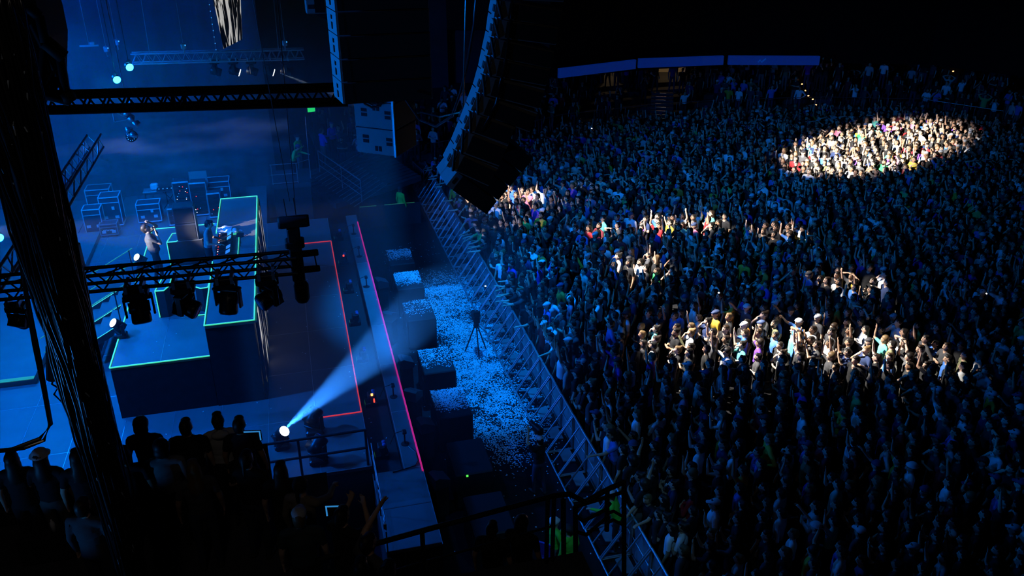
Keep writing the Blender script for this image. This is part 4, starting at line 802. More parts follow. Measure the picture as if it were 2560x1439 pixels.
for k, (x, y, rz, lb) in enumerate(((2.5, 16.75, .3, 'small fill speaker below the apron corner'), (2.55, 19.1, .2, 'small fill speaker beside the confetti covered sub'), (2.45, 20.7, .9, 'tilted fill speaker on the pit edge past the orange lamp'), (2.5, 22.5, .1, 'small fill speaker beside the tripod sub'), (2.4, 25.6, .9, 'tilted fill speaker near the beam'), (2.45, 28.2, .2, 'far small fill speaker on the pit edge'))):
    t = thing('fill_speaker', lb, 'speaker', (x, y, 0), rz, 'fill speakers below the stage lip')
    MB().cbox((0, 0, .45), (.34, .34, .9), .02).build('plinth', M['skirt'], t); MB().prism_xz([(-.2, .9), (.2, .9), (.2, 1.08), (-.1, 1.22), (-.2, 1.2)], -.2, .2).build('cabinet', M['case'], t); MB().box((.21, 0, .99), (.015, .34, .15)).build('grille', M['grille'], t)

def barrier_section(label):
    t = thing('crowd_barrier', label, 'barrier', (0, 0, 0), 0, 'aluminium barrier sections along the pit')
    rod('top_rail', (.75, -.52, 1.15), (.75, .52, 1.15), .036, M['alu'], t); rod('foot_rail', (0, -.52, .05), (0, .52, .05), .028, M['alu'], t, 6); rod('mid_rail', (.75, -.52, .6), (.75, .52, .6), .02, M['alu'], t, 6)
    for y in (-.5, .0, .5): rod('brace', (0, y, .05), (.73, y, 1.12), .024, M['alu'], t, 6)
    for y in (-.5, .5): rod('upright', (.75, y, .05), (.75, y, 1.15), .026, M['alu'], t, 6); rod('tie_bar', (0, y, .05), (.75, y, .05), .02, M['alu'], t, 6)
    MB().box((.775, 0, .6), (.012, 1.0, .98)).build('panel', M['dustalu'], t)
    MB().add([(.24, -.22, .25), (.56, -.30, .25), (.56, .30, .25), (.24, .22, .25), (.24, -.22, .28), (.56, -.30, .28), (.56, .30, .28), (.24, .22, .28)], [(3, 2, 1, 0), (4, 5, 6, 7), (0, 1, 5, 4), (1, 2, 6, 5), (2, 3, 7, 6), (3, 0, 4, 7)]).build('step_plate', M['alu'], t)
    MB().box((1.15, 0, .012), (.75, 1.0, .02)).build('base_plate', M['dustalu'], t)
    return t
b0 = barrier_section('aluminium barrier section between pit and crowd, first from the near end')
BX = lambda y: 5.66-.012*(y-24)
b0.location = (BX(12.6), 12.6, 0)
for k in range(1, 28): y = 12.6+1.05*k; copy_tree(b0, None, (BX(y), y, 0), (0, 0, random.uniform(-.012, .012)), 'aluminium barrier section between pit and crowd, %s from the near end' % ORD[k])
# end gate of the pit in the far wing
t = thing('pit_gate', 'dark gate with dim green edge closing the far end of pit', 'gate', (2.4, 36.2, 0))
MB().box((1.35, 0, .5), (2.7, .06, 1.0)).build('panel', M['skirt'], t); 
for a, b in ((.0, .75), (1.1, 2.45)): blk('green_edge', ((a+b)/2, -.01, 1.01), (b-a, .03, .02), M['dimgreen'], t)
for x in (0, 2.7): rod('post', (x, 0, 0), (x, 0, 1.15), .03, M['blackm'], t)
t = thing('mesh_fence', 'upright mesh fence panel at the far barrier end', 'fence', (5.55, 41.2, 0), R(-80))
for x in (0, 1.6): rod('post', (x, 0, 0), (x, 0, 1.3), .025, M['steel'], t)
for z in (.15, 1.28): rod('bar', (0, 0, z), (1.6, 0, z), .02, M['steel'], t)
for k in range(14): rod('wire', (.1+.108*k, 0, .15), (.1+.108*k, 0, 1.28), .006, M['dustalu'], t, 4)

# paper confetti, uncountable
def vnoise(x, y, s, seed):
    g_ = np.random.default_rng(seed).random((64, 64)); x = x/s; y = y/s; i = np.floor(x).astype(int); j = np.floor(y).astype(int); fx = x-i; fy = y-j; fx = fx*fx*(3-2*fx); fy = fy*fy*(3-2*fy)
    return (g_[i % 64, j % 64]*(1-fx)+g_[(i+1) % 64, j % 64]*fx)*(1-fy)+(g_[i % 64, (j+1) % 64]*(1-fx)+g_[(i+1) % 64, (j+1) % 64]*fx)*fy
N0 = 190000; X = rng.uniform(2.2, 7.4, N0); Y = rng.uniform(14.0, 34.0, N0)
den = np.clip(1.15-np.abs(X-4.95)/1.55, 0, 1)*np.clip((Y-17.6)/2.2, 0, 1)*np.clip((31.2-Y)/2.0, 0, 1)
den = np.clip(den*1.12*(.30+.9*vnoise(X+9, Y, .55, 1)+.55*(vnoise(X, Y+7, .16, 2)-.5)), 0, 1)**1.7+.004
onsub = np.zeros(N0, bool); 
for y, f_ in zip(SUBY, (.0, .0, 1.2, .55, .25, 1.1, .5)):
    k = (np.abs(X-3.38) < .46) & (np.abs(Y-y) < .69); onsub |= k; fall = np.clip(.9-(y+.3-Y[k])*1.1, 0, 1)
    den[k] = f_*fall*(.3+1.2*vnoise(X[k], Y[k], .22, 5))
bad = (~onsub) & (np.abs(X-3.38) < .5) & np.any([np.abs(Y-y) < .74 for y in SUBY], axis=0); den[bad] = 0
den[X < 2.9] *= np.where(onsub[X < 2.9], 1, .15)
keep = rng.random(N0) < den; X, Y, on = X[keep], Y[keep], onsub[keep]
X2 = rng.uniform(-4.5, 2, 90); Y2 = rng.uniform(17, 31, 90); n = len(X)
Z = np.where(on, 1.104, .006)+rng.uniform(0, .02, n)
X = np.concatenate([X, X2]); Y = np.concatenate([Y, Y2]); Z = np.concatenate([Z, np.where(X2 < -2.72, np.where(np.abs(Y2-24.95) < 4.6, 3.31, 1.81), np.where(X2 < -1.45, np.where(np.abs(Y2-24.9) < 4.6, 4.21, 1.81), np.where((X2 > .9) & (X2 < 1.62), 1.5, 1.81)))]); n = len(X)
ang = rng.uniform(0, PI, n); hx_, hy_ = rng.uniform(.014, .024, n), rng.uniform(.007, .013, n); tx, ty = rng.normal(0, .25, n), rng.normal(0, .25, n)
ux = np.stack([np.cos(ang), np.sin(ang), np.abs(tx)*0+tx*.5], 1)*hx_[:, None]; uy = np.stack([-np.sin(ang), np.cos(ang), ty*.5], 1)*hy_[:, None]; ctr = np.stack([X, Y, Z+.008], 1)
V = np.stack([ctr-ux-uy, ctr+ux-uy, ctr+ux+uy, ctr-ux+uy], 1).reshape(-1, 3)
me = bpy.data.meshes.new('confetti'); me.vertices.add(n*4); me.vertices.foreach_set('co', V.ravel()); me.loops.add(n*4); me.loops.foreach_set('vertex_index', np.arange(n*4)); me.polygons.add(n); me.polygons.foreach_set('loop_start', np.arange(n)*4); me.polygons.foreach_set('loop_total', np.full(n, 4)); me.update(); me.validate()
tag(obj('confetti', me, M['confetti']), 'white paper confetti scattered thickly over the pit floor', 'confetti', None, 'stuff')
print('confetti', n)

# camera on tripod in the pit
b = at_z(1192, 884, 0); t = thing('camera_tripod', 'broadcast camera on a black tripod standing in confetti', 'camera', (b.x, b.y, 0))
for k in range(3): a = .5+k*2*PI/3; rod('leg', (.42*math.cos(a), .42*math.sin(a), 0), (.05*math.cos(a), .05*math.sin(a), 1.05), .022, M['black'], t)
MB().lathe([(.08, 1.0), (.1, 1.08), (.07, 1.16)], 12).build('fluid_head', M['black'], t, True); MB().cbox((.0, .05, 1.33), (.20, .42, .26), .03).build('camera_body', M['black'], t); MB().lathe([(.07, 0), (.08, .16), (.09, .2)], 12, (0, .24, 1.33), Euler((-PI/2, 0, 0)).to_matrix()).build('lens', M['blackm'], t, True)
MB().cbox((0, -.12, 1.56), (.22, .1, .18), .015).build('viewfinder', M['black'], t); rod('pan_bar', (.05, -.05, 1.1), (.25, -.45, 1.0), .014, M['blackm'], t)
# chair on the floor by the guards
b = at_z(1372, 1425, 0); t = thing('folding_chair', 'blue folding chair tilted behind the guards', 'chair', (b.x, b.y, 0), .9)
MB().cbox((0, 0, .46), (.44, .44, .04), .015).build('seat', M['chairblue'], t); MB().box((-.2, 0, .80), (.04, .44, .42), Euler((0, -.18, 0)).to_matrix()).build('backrest', M['chairblue'], t)
for sx_ in (-1, 1):
    for sy in (-1, 1): rod('leg', (sx_*.2, sy*.2, 0), (sx_*-.02+.1*sx_, sy*.2, .45), .013, M['steel'], t, 6)
for sy in (-1, 1): rod('back_tube', (-.14, sy*.2, .44), (-.25, sy*.2, 1.02), .013, M['steel'], t, 6)

# ------------------------------------------------------------------ far wing: corner stairs, platform rails, exit sign
A, B = at_y(800, 430, 38.2), at_y(905, 505, 35.8)
t = thing('corner_stairs', 'broad dark stairs with steel handrail in the far corner', 'stairs'); u = Vector((.566, .824, 0)); dd = (B-A)
for k in range(12):
    c = A+dd*(k+.5)/12+u*1.7; MB().box(c-Vector((0, 0, .12)), (dd.xy.length/12+.02, 5.0, .24), Euler((0, 0, math.atan2(dd.y, dd.x))).to_matrix()).build('step', M['stand'], t)
    c2 = A+dd*(k+1)/12+u*1.7; rod('nosing', c2-u*2.4+Vector((0, 0, dd.z/-24+.0)), c2+u*2.4+Vector((0, 0, dd.z/-24)), .014, M['dustalu'], t, 5)
for h in (1.0, .62, .32): rod('handrail', A+Vector((0, 0, h)), B+Vector((0, 0, h)), .026 if h == 1 else .016, M['steel'], t)
for f_ in (0, .55, 1): p = A.lerp(B, f_); rod('rail_post', p, p+Vector((0, 0, 1.0)), .018, M['steel'], t)
a, b = at_y(683, 462, 35), at_y(747, 457, 35)
t = thing('wing_platform', 'platform with three-bar rail at the far stage corner', 'platform', (a.x, 35, a.z))
L = b.x-a.x
MB().box((L*.72, .95, -.1), (L*1.5, 1.9, .2)).build('deck', M['stand'], t); MB().box((L*.72, .95, -.2-(a.z-.2)/2), (L*1.45, 1.85, a.z-.2)).build('base', M['skirt'], t)
for z in (.05, .42, .85): rod('bar', (-.05, 0, z), (L, 0, z), .018, M['steel'], t)
for x in (0, L*.98): rod('post', (x, 0, 0), (x, 0, .85), .018, M['steel'], t)
rod('bar', (L, 0, .85), (L*1.5, .4, .85), .016, M['steel'], t); rod('post', (L*1.5, .4, 0), (L*1.5, .4, .85), .016, M['steel'], t)
p = at_y(778, 272, 40); t = thing('exit_sign', 'small glowing green exit sign in far corner', 'sign', tuple(p), .3); blk('sign_face', (0, 0, 0), (.34, .05, .26), M['exit'], t); blk('sign_box', (0, .05, 0), (.38, .06, .30), M['black'], t); rod('sign_post', (0, .06, -p.z), (0, .06, .13), .02, M['blackm'], t)
t = thing('flag_pole', 'thin pale pole standing in the far corner', 'pole', tuple(at_y(776, 445, 37))); rod('shaft', (0, 0, 0), at_y(763, 292, 37)-at_y(776, 445, 37), .014, M['dustalu'], t, 6); MB().lathe([(.06, 0), (.06, .03)], 8).build('foot', M['black'], t)
t = thing('parapet_rail', 'thin rail along the far parapet above the crowd', 'railing'); ed = offs(.1)
for i in range(1, 8):
    for k in range(3): p = ed[i].lerp(ed[i+1], k/3); rod('post', (p.x, p.y, 1.12), (p.x, p.y, 2.1), .016, M['steel'], t, 5)
    rod('bar', (ed[i].x, ed[i].y, 2.1), (ed[i+1].x, ed[i+1].y, 2.1), .02, M['steel'], t, 5)
for k, (px, py) in enumerate(((2005, 210), (2014, 226), (2021, 239), (2032, 248), (2040, 262), (2383, 178), (2391, 168))):
    p = at_r(px, py, 56-.6*k if k < 5 else 60); o = MB().cbox((0, 0, 0), (.10, .05, .07), .01).build('step_lamp', M['steplamp']); o.location = p; tag(o, 'tiny amber lamp on the far aisle steps, %s from the top' % ORD[k] if k < 5 else 'tiny amber lamp high on the far wall, the %s one' % ('lower', 'upper')[k-5], 'lamp', 'amber aisle lamps' if k < 5 else 'amber wall lamps')

# ------------------------------------------------------------------ near platform with rails (where the front spectators stand)
vp = bpy.data.objects.new('near_platform', None); COL.objects.link(vp); struct(vp, 'dark viewing platform in the foreground')
MB().box((-3.6, 7.2, 6.05), (7.0, 7.6, .2)).build('floor_slab', M['stand'], vp); MB().box((1.45, 5.6, 6.05), (3.4, 5.6, .2)).build('floor_slab', M['stand'], vp); MB().box((-1.9, 7, 3.0), (10, 1, 6)).build('support_wall', M['skirt'], vp); MB().box((-4.0, 10.95, 6.35), (6.2, .12, .95)).build('parapet', M['skirt'], vp)
t = thing('platform_rail', 'black tubular rail along the near viewing platform', 'railing')
RP = [at_z(795, 1398, 7.25), at_z(1055, 1326, 7.25), at_z(1385, 1238, 7.25)]
for a, b in zip(RP, RP[1:]): rod('top_bar', a, b, .034, M['black'], t); rod('low_bar', a-Vector((0, 0, .5)), b-Vector((0, 0, .5)), .016, M['black'], t)
for p in RP+[RP[1].lerp(RP[2], .95)]: rod('post', p-Vector((0, 0, 1.1)), p, .03, M['black'], t)
t = thing('stair_handrail', 'zigzag black handrails stepping down beyond the platform rail', 'railing')
Yh = 8.45
for pts, r_ in (([(1380, 1239), (1424, 1234), (1462, 1254), (1520, 1222), (1562, 1203)], .036), ([(1438, 1266), (1520, 1241), (1562, 1228)], .026), ([(1442, 1290), (1458, 1302), (1512, 1274), (1526, 1256)], .026), ([(1440, 1328), (1466, 1336), (1512, 1296)], .026), ([(1520, 1282), (1534, 1277), (1556, 1290)], .022), ([(1520, 1306), (1532, 1298), (1556, 1311)], .022)):
    for a, b in zip(pts, pts[1:]): rod('bar', at_y(*a, Yh), at_y(*b, Yh), r_, M['black'], t)
for a, b in (((1408, 1248), (1410, 1440)), ((1438, 1266), (1440, 1445)), ((1518, 1226), (1517, 1325)), ((1560, 1203), (1560, 1445))): rod('post', at_y(*b, Yh), at_y(*a, Yh), .036, M['black'], t)

# ------------------------------------------------------------------ performers, crew and the people on the near platform
def solo(label, cat, loc, rz, col, scale=1.0, group=None, name='person', **kw):
    kw.setdefault('voxel', .015); kw.setdefault('tris', 4200)
    return place_person(name, person('person_body', **kw), label, cat, loc, rz, col, group, scale)
BLK, CHAR, NAVY, WHT, GRY = (.012, .012, .013), (.06, .06, .065), (.02, .03, .07), (.75, .75, .76), (.30, .30, .31)
sg = solo('singer in dark grey tee bending back, microphone at mouth', 'person', tuple(at_z(402, 708, 3.3)), .25, (.06, .06, .062), 1.12, wide=1.28, la='face', ra='mouth', lean=-.12, head=(0, -.35), hair='short', step=.5)
o = MB().cyl((0, 0, 0), (0, 0, .17), .014, .02, 8).lathe([(.02, .17), (.03, .2), (.024, .24), (.006, .25)], 10).build('microphone', M['blackm'], None, True); p = sg.location; o.location = p+Vector((.20, -.02, 1.60)); o.rotation_euler = Vector((-.10, .03, .16)).to_track_quat('Z', 'Y').to_euler(); tag(o, 'black handheld microphone raised by the singer', 'microphone')
solo('performer in pale sleeveless top working at the media players', 'person', tuple(at_z(528, 694, 3.3)+Vector((.05, 0, 0))), -.12, (.22, .24, .25), 1.08, la='desk', ra='desk', lean=.16, head=(0, .25), hair='short')
solo('camera operator in black tee and pale shoes standing in pit', 'person', tuple(at_z(1347, 1232, 0)), 1.9, BLK, 1.03, la='up', ra='phone', hair='short', hat='cap', step=.4)
o = MB().cbox((0, 0, 0), (.16, .34, .18), .03).cyl((0, .15, 0), (0, .34, 0), .05, .06, 10).build('shoulder_camera', M['black']); o.location = at_z(1347, 1232, 0)+Vector((-.02, .12, 1.92)); o.rotation_euler = (0, 0, .3); tag(o, 'black camera held overhead by the operator in pit', 'camera')
HV = (.10, .62, .05)
for px, py, z, rz, lb, kw in ((1388, 1290, 1.78, .2, 'guard in green vest looking up, dark banded helmet', dict(la='cross', ra='cross', head=(0, -.2))), (1424, 1312, 1.78, 2.0, 'guard in green vest with shiny white helmet behind handrail', dict(la='down', ra='down', head=(.3, .25))), (1548, 1232, 1.70, 2.6, 'guard in bright green jacket leaning by the barrier end', dict(la='fwd', ra='down', lean=.3))):
    q = at_z(px, py, z); solo(lb, 'guard', (q.x, q.y, 0), rz, HV, 1.0, 'guards in hi-vis', hat='helmet', sleeve='long', name='guard', **kw)
q = at_z(1000, 466, 1.75); solo('guard in green vest and white helmet behind pit gate', 'guard', (q.x, q.y, 0), .6, HV, 1.0, 'guards in hi-vis', name='guard', hat='helmet', sleeve='long')
a = at_y(737, 452, 36.2); solo('guard in green vest crouching at the wing rail', 'guard', tuple(a), -.3, (.1, .5, .1), .96, 'guards in hi-vis', name='guard', hat='helmet', sleeve='long', la='fwd', ra='cross', lean=.45)
a = at_y(752, 432, 37.4); solo('guard standing behind the crouching one at the wing', 'guard', tuple(a), -.6, (.1, .5, .05), 1.0, 'guards in hi-vis', name='guard', hat='helmet', sleeve='long', la='hip', ra='cross')
a = at_y(812, 416, 38.6); solo('person in blue jacket at the top of corner stairs', 'person', tuple(a), .5, (.03, .06, .5), 1.03, sleeve='long', la='fwd', ra='cross')
a = at_y(836, 398, 39.4); solo('person in blue jacket and pale cap beyond corner stairs', 'person', tuple(a), -.9, (.03, .06, .45), 1.03, sleeve='long', hat='cap', la='down', ra='cross')
# silhouettes in the lit doorways
for px, py, z, rz, lb in ((1519, 219, 2.3, 2.2, 'dark figure standing in front of narrow lit doorway'), (1540, 224, 2.3, 1.2, 'second dark figure at the narrow lit doorway'), (1636, 232, 2.3, -1.0, 'dark figure at the edge of wide lit doorway'), (1678, 231, 2.3, -1.6, 'figure in blue walking out of the wide lit doorway')):
    solo(lb, 'person', tuple(at_z(px, py, z)), rz, BLK if 'blue' not in lb else (.03, .05, .25), 1.02, tris=2500, step=.6, la='down', ra='hip' if 'edge' in lb else 'down')

VIP = [  # px, py of the crown, yaw offset, colour, label, options
 (348, 1038, -.1, NAVY, 'spectator with tousled hair in navy shirt, front row', dict(hair='curly', sleeve='long')),
 (460, 1042, -.15, BLK, 'broad spectator in black with flat-topped hair, front row', dict(hair='short', wide=1.15)),
 (540, 1027, .1, (.42, .42, .42), 'spectator in pale grey hoodie, front row', dict(hair='hood', sleeve='long')),
 (594, 1037, -.2, (.02, .02, .024), 'short-haired spectator in black tee beside the grey hoodie', dict(hair='short')),
 (398, 1094, .0, (.16, .15, .15), 'spectator in dull grey sweatshirt, second row', dict(hair='curly', sleeve='long', wide=1.08)),
 (478, 1146, .1, CHAR, 'spectator with long straight hair, second row', dict(hair='long')),
 (612, 1122, -.35, BLK, 'spectator in black tee with arm folded, second row', dict(hair='tail', la='cross', ra='cross', wide=1.05)),
 (698, 1150, -.2, BLK, 'dark-clad spectator right behind the arm-folder', dict(hair='long', wide=1.05)),
 (748, 1188, -.5, (.20, .16, .12), 'spectator in pale headscarf and tan top', dict(hat='scarf', hair='none', sleeve='long', la='down', ra='fwd')),
 (745, 1266, -.1, (.03, .05, .06), 'spectator in cap and dark teal tee, near row', dict(hat='cap', hair='short', wide=1.1)),
 (22, 1122, .0, BLK, 'spectator half cut by the frame edge, long hair', dict(hair='long')),
 (94, 1118, -.2, BLK, 'spectator in brimmed hat left of the cable column', dict(hat='bucket', hair='long')),
 (185, 1118, .1, BLK, 'long-haired spectator touching the cable column', dict(hair='long')),
 (304, 1112, .0, BLK, 'dark spectator just right of the cable column', dict(hair='short', wide=1.05)),
 (200, 1240, -.3, CHAR, 'spectator with rim-lit shoulders low before the column', dict(hair='short', sleeve='long', wide=1.1)),
 (852, 1262, -.7, BLK, 'dark spectator filming with a tablet by the headscarf', dict(hair='tail', la='phone', ra='phone')),
 (918, 1330, -.9, CHAR, 'spectator reaching an arm to the apron rail', dict(hair='short', la='point', ra='down')),
 (968, 1398, -.6, (.40, .38, .40), 'spectator in pale top under the platform rail', dict(hair='bun', sleeve='long')),
 (900, 1390, -.2, CHAR, 'spectator with wavy long hair, bottom edge', dict(hair='long')),
 (1305, 1285, -.6, BLK, 'dark spectator standing beyond the platform rail', dict(hair='curly')),
 (1230, 1300, -.5, BLK, 'dark spectator beside the platform rail post', dict(hair='short')),
]
for px, py, dy, col, lb, kw in VIP:
    q = at_z(px, py, 7.92 if px < 1200 else 6.6); solo(lb, 'person', (q.x, q.y, 6.15 if px < 1200 else 4.83), PI/2+dy, col, 1.0, 'spectators on the near platform', **kw)
o = MB().cbox((0, 0, .5), (1.6, 1.2, 1.0), .02).build('crew_box', M['skirt']); 
q = at_z(1268, 1292, 6.6); o.location = (q.x, q.y, 3.82); o.scale = (1, 1, 1); tag(o, 'low dark crew platform below the rail', 'platform')
for a, b, lb, off in ((838, 1275, 'small blue-lit tablet held up over the headscarf', 0), (632, 1088, 'bright tablet frame held beside the front row', 1)):
    q = at_z(a, b, 7.62); t = thing('tablet', lb, 'tablet', tuple(q), -.2); MB().cbox((0, 0, 0), (.24, .02, .17), .01).build('shell', M['black'], t); blk('screen_edge', (0, -.012, .07), (.22, .006, .018), M['screen'], t); blk('screen_edge', ((-1 if not off else 1)*.10, -.012, 0), (.018, .006, .14), M['screen'], t)
for k, (a, b, z) in enumerate(((97, 1300, 6.6), (131, 1306, 6.6), (136, 1326, 6.6))):
    q = at_z(a, b, z); o = MB().lathe([(.03, 0), (.034, .12), (.03, .15), (.014, .18), (.014, .21)], 10).build('water_bottle', M['white'], None, True); o.location = (q.x, q.y, 6.15+.442); tag(o, ['taller plastic bottle on the dark ledge', 'shorter plastic bottle on the dark ledge', 'plastic cup at the front of dark ledge'][k], 'bottle', 'bottles on the ledge')
q = at_z(120, 1310, 6.6); o = MB().cbox((0, 0, .22), (.7, .5, .44), .02).build('ledge_box', M['skirt']); o.location = (q.x, q.y, 6.15); tag(o, 'dark ledge carrying bottles left of column', 'ledge')

# ------------------------------------------------------------------ the crowd on the floor
POSES = [dict(), dict(hair='long'), dict(la='up'), dict(ra='up', la='up', hair='long'), dict(la='phone', ra='phone'), dict(la='cross', ra='cross', hair='beard'), dict(hat='cap'), dict(ra='wave', hair='curly'),
         dict(la='head', ra='head'), dict(hair='bun', la='cross', ra='mouth'), dict(ra='point', hat='bucket'), dict(hair='tail', ra='up'), dict(sleeve='long', hair='short', la='hip'), dict(sleeve='long', hair='long', la='cross', ra='cross')]
WORDS = ['short hair, arms down', 'long hair, arms down', 'one arm raised', 'long hair, both arms raised', 'hands up filming', 'beard, arms crossed', 'cap, arms down', 'curly hair, waving', 'hands on head', 'hair in bun, hand at mouth', 'bucket hat, pointing ahead', 'ponytail, arm raised', 'long sleeves, hand on hip', 'long hair, long sleeves, arms crossed']
PW = np.array([.20, .16, .05, .03, .07, .08, .08, .04, .02, .07, .02, .04, .08, .06]); PW /= PW.sum()
LEANP = dict(la='fwd', ra='fwd', lean=.22, hair='short'), dict(la='fwd', ra='down', lean=.15, hair='long')
COLS = [('black', (.012, .012, .013), .46), ('charcoal', (.055, .055, .06), .12), ('navy', (.02, .035, .10), .06), ('white', (.76, .76, .78), .10), ('pale grey', (.36, .37, .38), .05), ('red', (.42, .02, .025), .03), ('blue', (.05, .16, .50), .05),
        ('teal', (.10, .42, .38), .025), ('purple', (.14, .05, .38), .02), ('green', (.03, .40, .10), .015), ('orange', (.65, .20, .03), .01), ('mustard', (.55, .36, .04), .01), ('pink', (.65, .18, .28), .015), ('olive', (.12, .12, .06), .02), ('maroon', (.16, .02, .03), .02)]
CW = np.array([c[2] for c in COLS]); CW /= CW.sum()
pts = []
sp = .585
for i in range(int(36/sp)):
    for j in range(int(46/(sp*.9))):
        x = 6.95+i*sp+(.5*sp if j % 2 else 0); y = 6+j*sp*.9
        x += random.uniform(-.13, .13); y += random.uniform(-.13, .13); pts.append((x, y))
poly = [(6.75, 3)]+[(6.75, 41.0)]+[(p[0], p[1]) for p in EDGE[2:]]
def inside(x, y):
    c = False; n = len(poly); j = n-1
    for i in range(n):
        xi, yi = poly[i]; xj, yj = poly[j]
        if (yi > y) != (yj > y) and x < (xj-xi)*(y-yi)/(yj-yi)+xi: c = not c
        j = i
    return c
def to_px(x, y, z):
    dz = z-CAMH; L = x*math.cos(YAW)-y*math.sin(YAW); F = x*math.sin(YAW)+y*math.cos(YAW); D = F*math.cos(PITCH)-dz*math.sin(PITCH); U = F*math.sin(PITCH)+dz*math.cos(PITCH)
    return 1280+FPX*L/D, 719.5-FPX*U/D, D
crowd = []
ins = [Vector(p) for p in offs(-.35)]; poly = [(6.75, 3), (6.75, 40.9)]+[(p.x, p.y) for p in ins[2:]]
for x, y in pts:
    if not inside(x, y): continue
    u_, v_, D = to_px(x, y, 1.4)
    if -60 < u_ < 2660 and -50 < v_ < 1500: crowd.append((x, y, u_, v_, D))
for y in np.arange(13.0, 40.5, .58): crowd.append((BX(y)+1.12+random.uniform(-.04, .06), float(y)+random.uniform(-.08, .08))+to_px(BX(y)+1.1, y, 1.4))
crowd.sort(key=lambda c: c[4]); print('crowd', len(crowd))
def draw(x):
    pi = int(rng.choice(len(POSES), p=PW)); ci = int(rng.choice(len(COLS), p=CW)); return pi, ci
inview = lambda c: 0 < c[2] < 2560 and c[3] < 1439
near = [c for c in crowd if inview(c)][:300]; nearset = set(id(c) for c in near); rest = [c for c in crowd if id(c) not in nearset]
def face(x, y): return math.atan2(24.5-y, -3.0-x)+random.gauss(0, .22)
BODY = [person('spectator_body', voxel=.017, tris=3000, **k) for k in POSES]; BODYL = [person('spectator_leaning', voxel=.017, tris=3000, **k) for k in LEANP]
names = {}; made = []
for x, y, u_, v_, D in near:
    pi, ci = draw(x); front = x < BX(y)+1.25
    lean_ = front and random.random() < .32
    if lean_: li = random.randrange(2); me = BODYL[li]; wd = ['leaning on the barrier with both arms', 'long hair, leaning on the barrier'][li]; rz = PI+random.gauss(0, .45)
    else: me = BODY[pi]; wd = WORDS[pi]; rz = face(x, y)
    s_ = random.uniform(1.0, 1.14)
    o = place_person('spectator', me, '', 'spectator', (x, y, 0), rz, COLS[ci][1], 'spectators standing on the arena floor', s_); o.scale = (s_*random.uniform(.95, 1.1), s_*random.uniform(.95, 1.12), s_)
    names.setdefault((COLS[ci][0], wd), []).append((x-BX(y), o))
for (cn, wd), L in names.items():
    L.sort(key=lambda t: t[0])
    for k, (_, o) in enumerate(L): o['label'] = 'spectator in %s top, %s%s' % (cn, wd, '' if len(L) == 1 else ', %s such from the barrier' % ORD[min(k, 34)])

# everyone else in the standing crowd and the people on the far terraces: uncountable masses
protos = bpy.data.collections.new('crowd_bodies')
LOD = [person('crowd_body', voxel=.021, tris=1700, mats=PM_INS, **k) for k in POSES]+[person('crowd_body', voxel=.021, tris=1700, mats=PM_INS, **k) for k in LEANP]
for k, me in enumerate(LOD): protos.objects.link(bpy.data.objects.new('crowd_body_%02d' % k, me))
def crowd_object(name, label, rows):
    n = len(rows); me = bpy.data.meshes.new(name); me.from_pydata([r_[0] for r_ in rows], [], [])
    def at(nm, ty, data, key='value'): a = me.attributes.new(nm, ty, 'POINT'); a.data.foreach_set(key, np.array(data, dtype=np.float32 if ty != 'INT' else np.int32).ravel())
    at('body_index', 'INT', [r_[1] for r_ in rows]); at('body_turn', 'FLOAT_VECTOR', [(0, 0, r_[2]) for r_ in rows], 'vector'); at('body_size', 'FLOAT_VECTOR', [r_[3] for r_ in rows], 'vector'); at('top_colour', 'FLOAT_COLOR', [tuple(r_[4])+(1,) for r_ in rows], 'color')
    o = obj(name, me); ng = bpy.data.node_groups.new(name, 'GeometryNodeTree'); ng.interface.new_socket('Geometry', in_out='INPUT', socket_type='NodeSocketGeometry'); ng.interface.new_socket('Geometry', in_out='OUTPUT', socket_type='NodeSocketGeometry')
    N = ng.nodes; gi = N.new('NodeGroupInput'); go = N.new('NodeGroupOutput'); ip = N.new('GeometryNodeInstanceOnPoints'); ci = N.new('GeometryNodeCollectionInfo')
    ci.inputs['Collection'].default_value = protos; ci.inputs['Separate Children'].default_value = True; ci.inputs['Reset Children'].default_value = True; ip.inputs['Pick Instance'].default_value = True
    def na(nm, ty): a = N.new('GeometryNodeInputNamedAttribute'); a.data_type = ty; a.inputs['Name'].default_value = nm; return a.outputs['Attribute']
    lk = ng.links.new; lk(gi.outputs[0], ip.inputs['Points']); lk(ci.outputs[0], ip.inputs['Instance']); lk(na('body_index', 'INT'), ip.inputs['Instance Index']); lk(na('body_turn', 'FLOAT_VECTOR'), ip.inputs['Rotation']); lk(na('body_size', 'FLOAT_VECTOR'), ip.inputs['Scale']); lk(ip.outputs[0], go.inputs[0])
    md = o.modifiers.new('bodies', 'NODES'); md.node_group = ng
    return tag(o, label, 'crowd', None, 'stuff')
rows = []
for x, y, u_, v_, D in rest:
    pi, ci = draw(x); front = x < BX(y)+1.25; s_ = random.uniform(1.0, 1.15)
    front = front and random.random() < .32
    if front: pi = len(POSES)+random.randrange(2)
    rows.append(((x, y, 0), pi, PI+random.gauss(0, .45) if front else face(x, y), (s_*random.uniform(.95, 1.1), s_*random.uniform(.95, 1.1), s_), COLS[ci][1]))
crowd_object('standing_crowd', 'dense standing crowd filling the arena floor behind the nearest spectators', rows)
rows = []
for k in range(5):
    e = offs(.6+.84*k)
    for i in range(len(e)-1):
        L = (e[i+1]-e[i]).length
        for m_ in range(int(L/.62)):
            if random.random() < .35: continue
            p = e[i].lerp(e[i+1], (m_+random.random()*.6)/(L/.62)); u_, v_, D = to_px(p.x, p.y, 2)
            if not (-50 < u_ < 2620) or 1625 < u_ < 1685 or (k > 1 and 1490 < u_ < 1562): continue
            pi, ci = draw(0); s_ = random.uniform(.93, 1.06); rows.append(((p.x, p.y, 1.0+.26*k), pi, face(p.x, p.y), (s_, s_, s_), COLS[ci][1]))
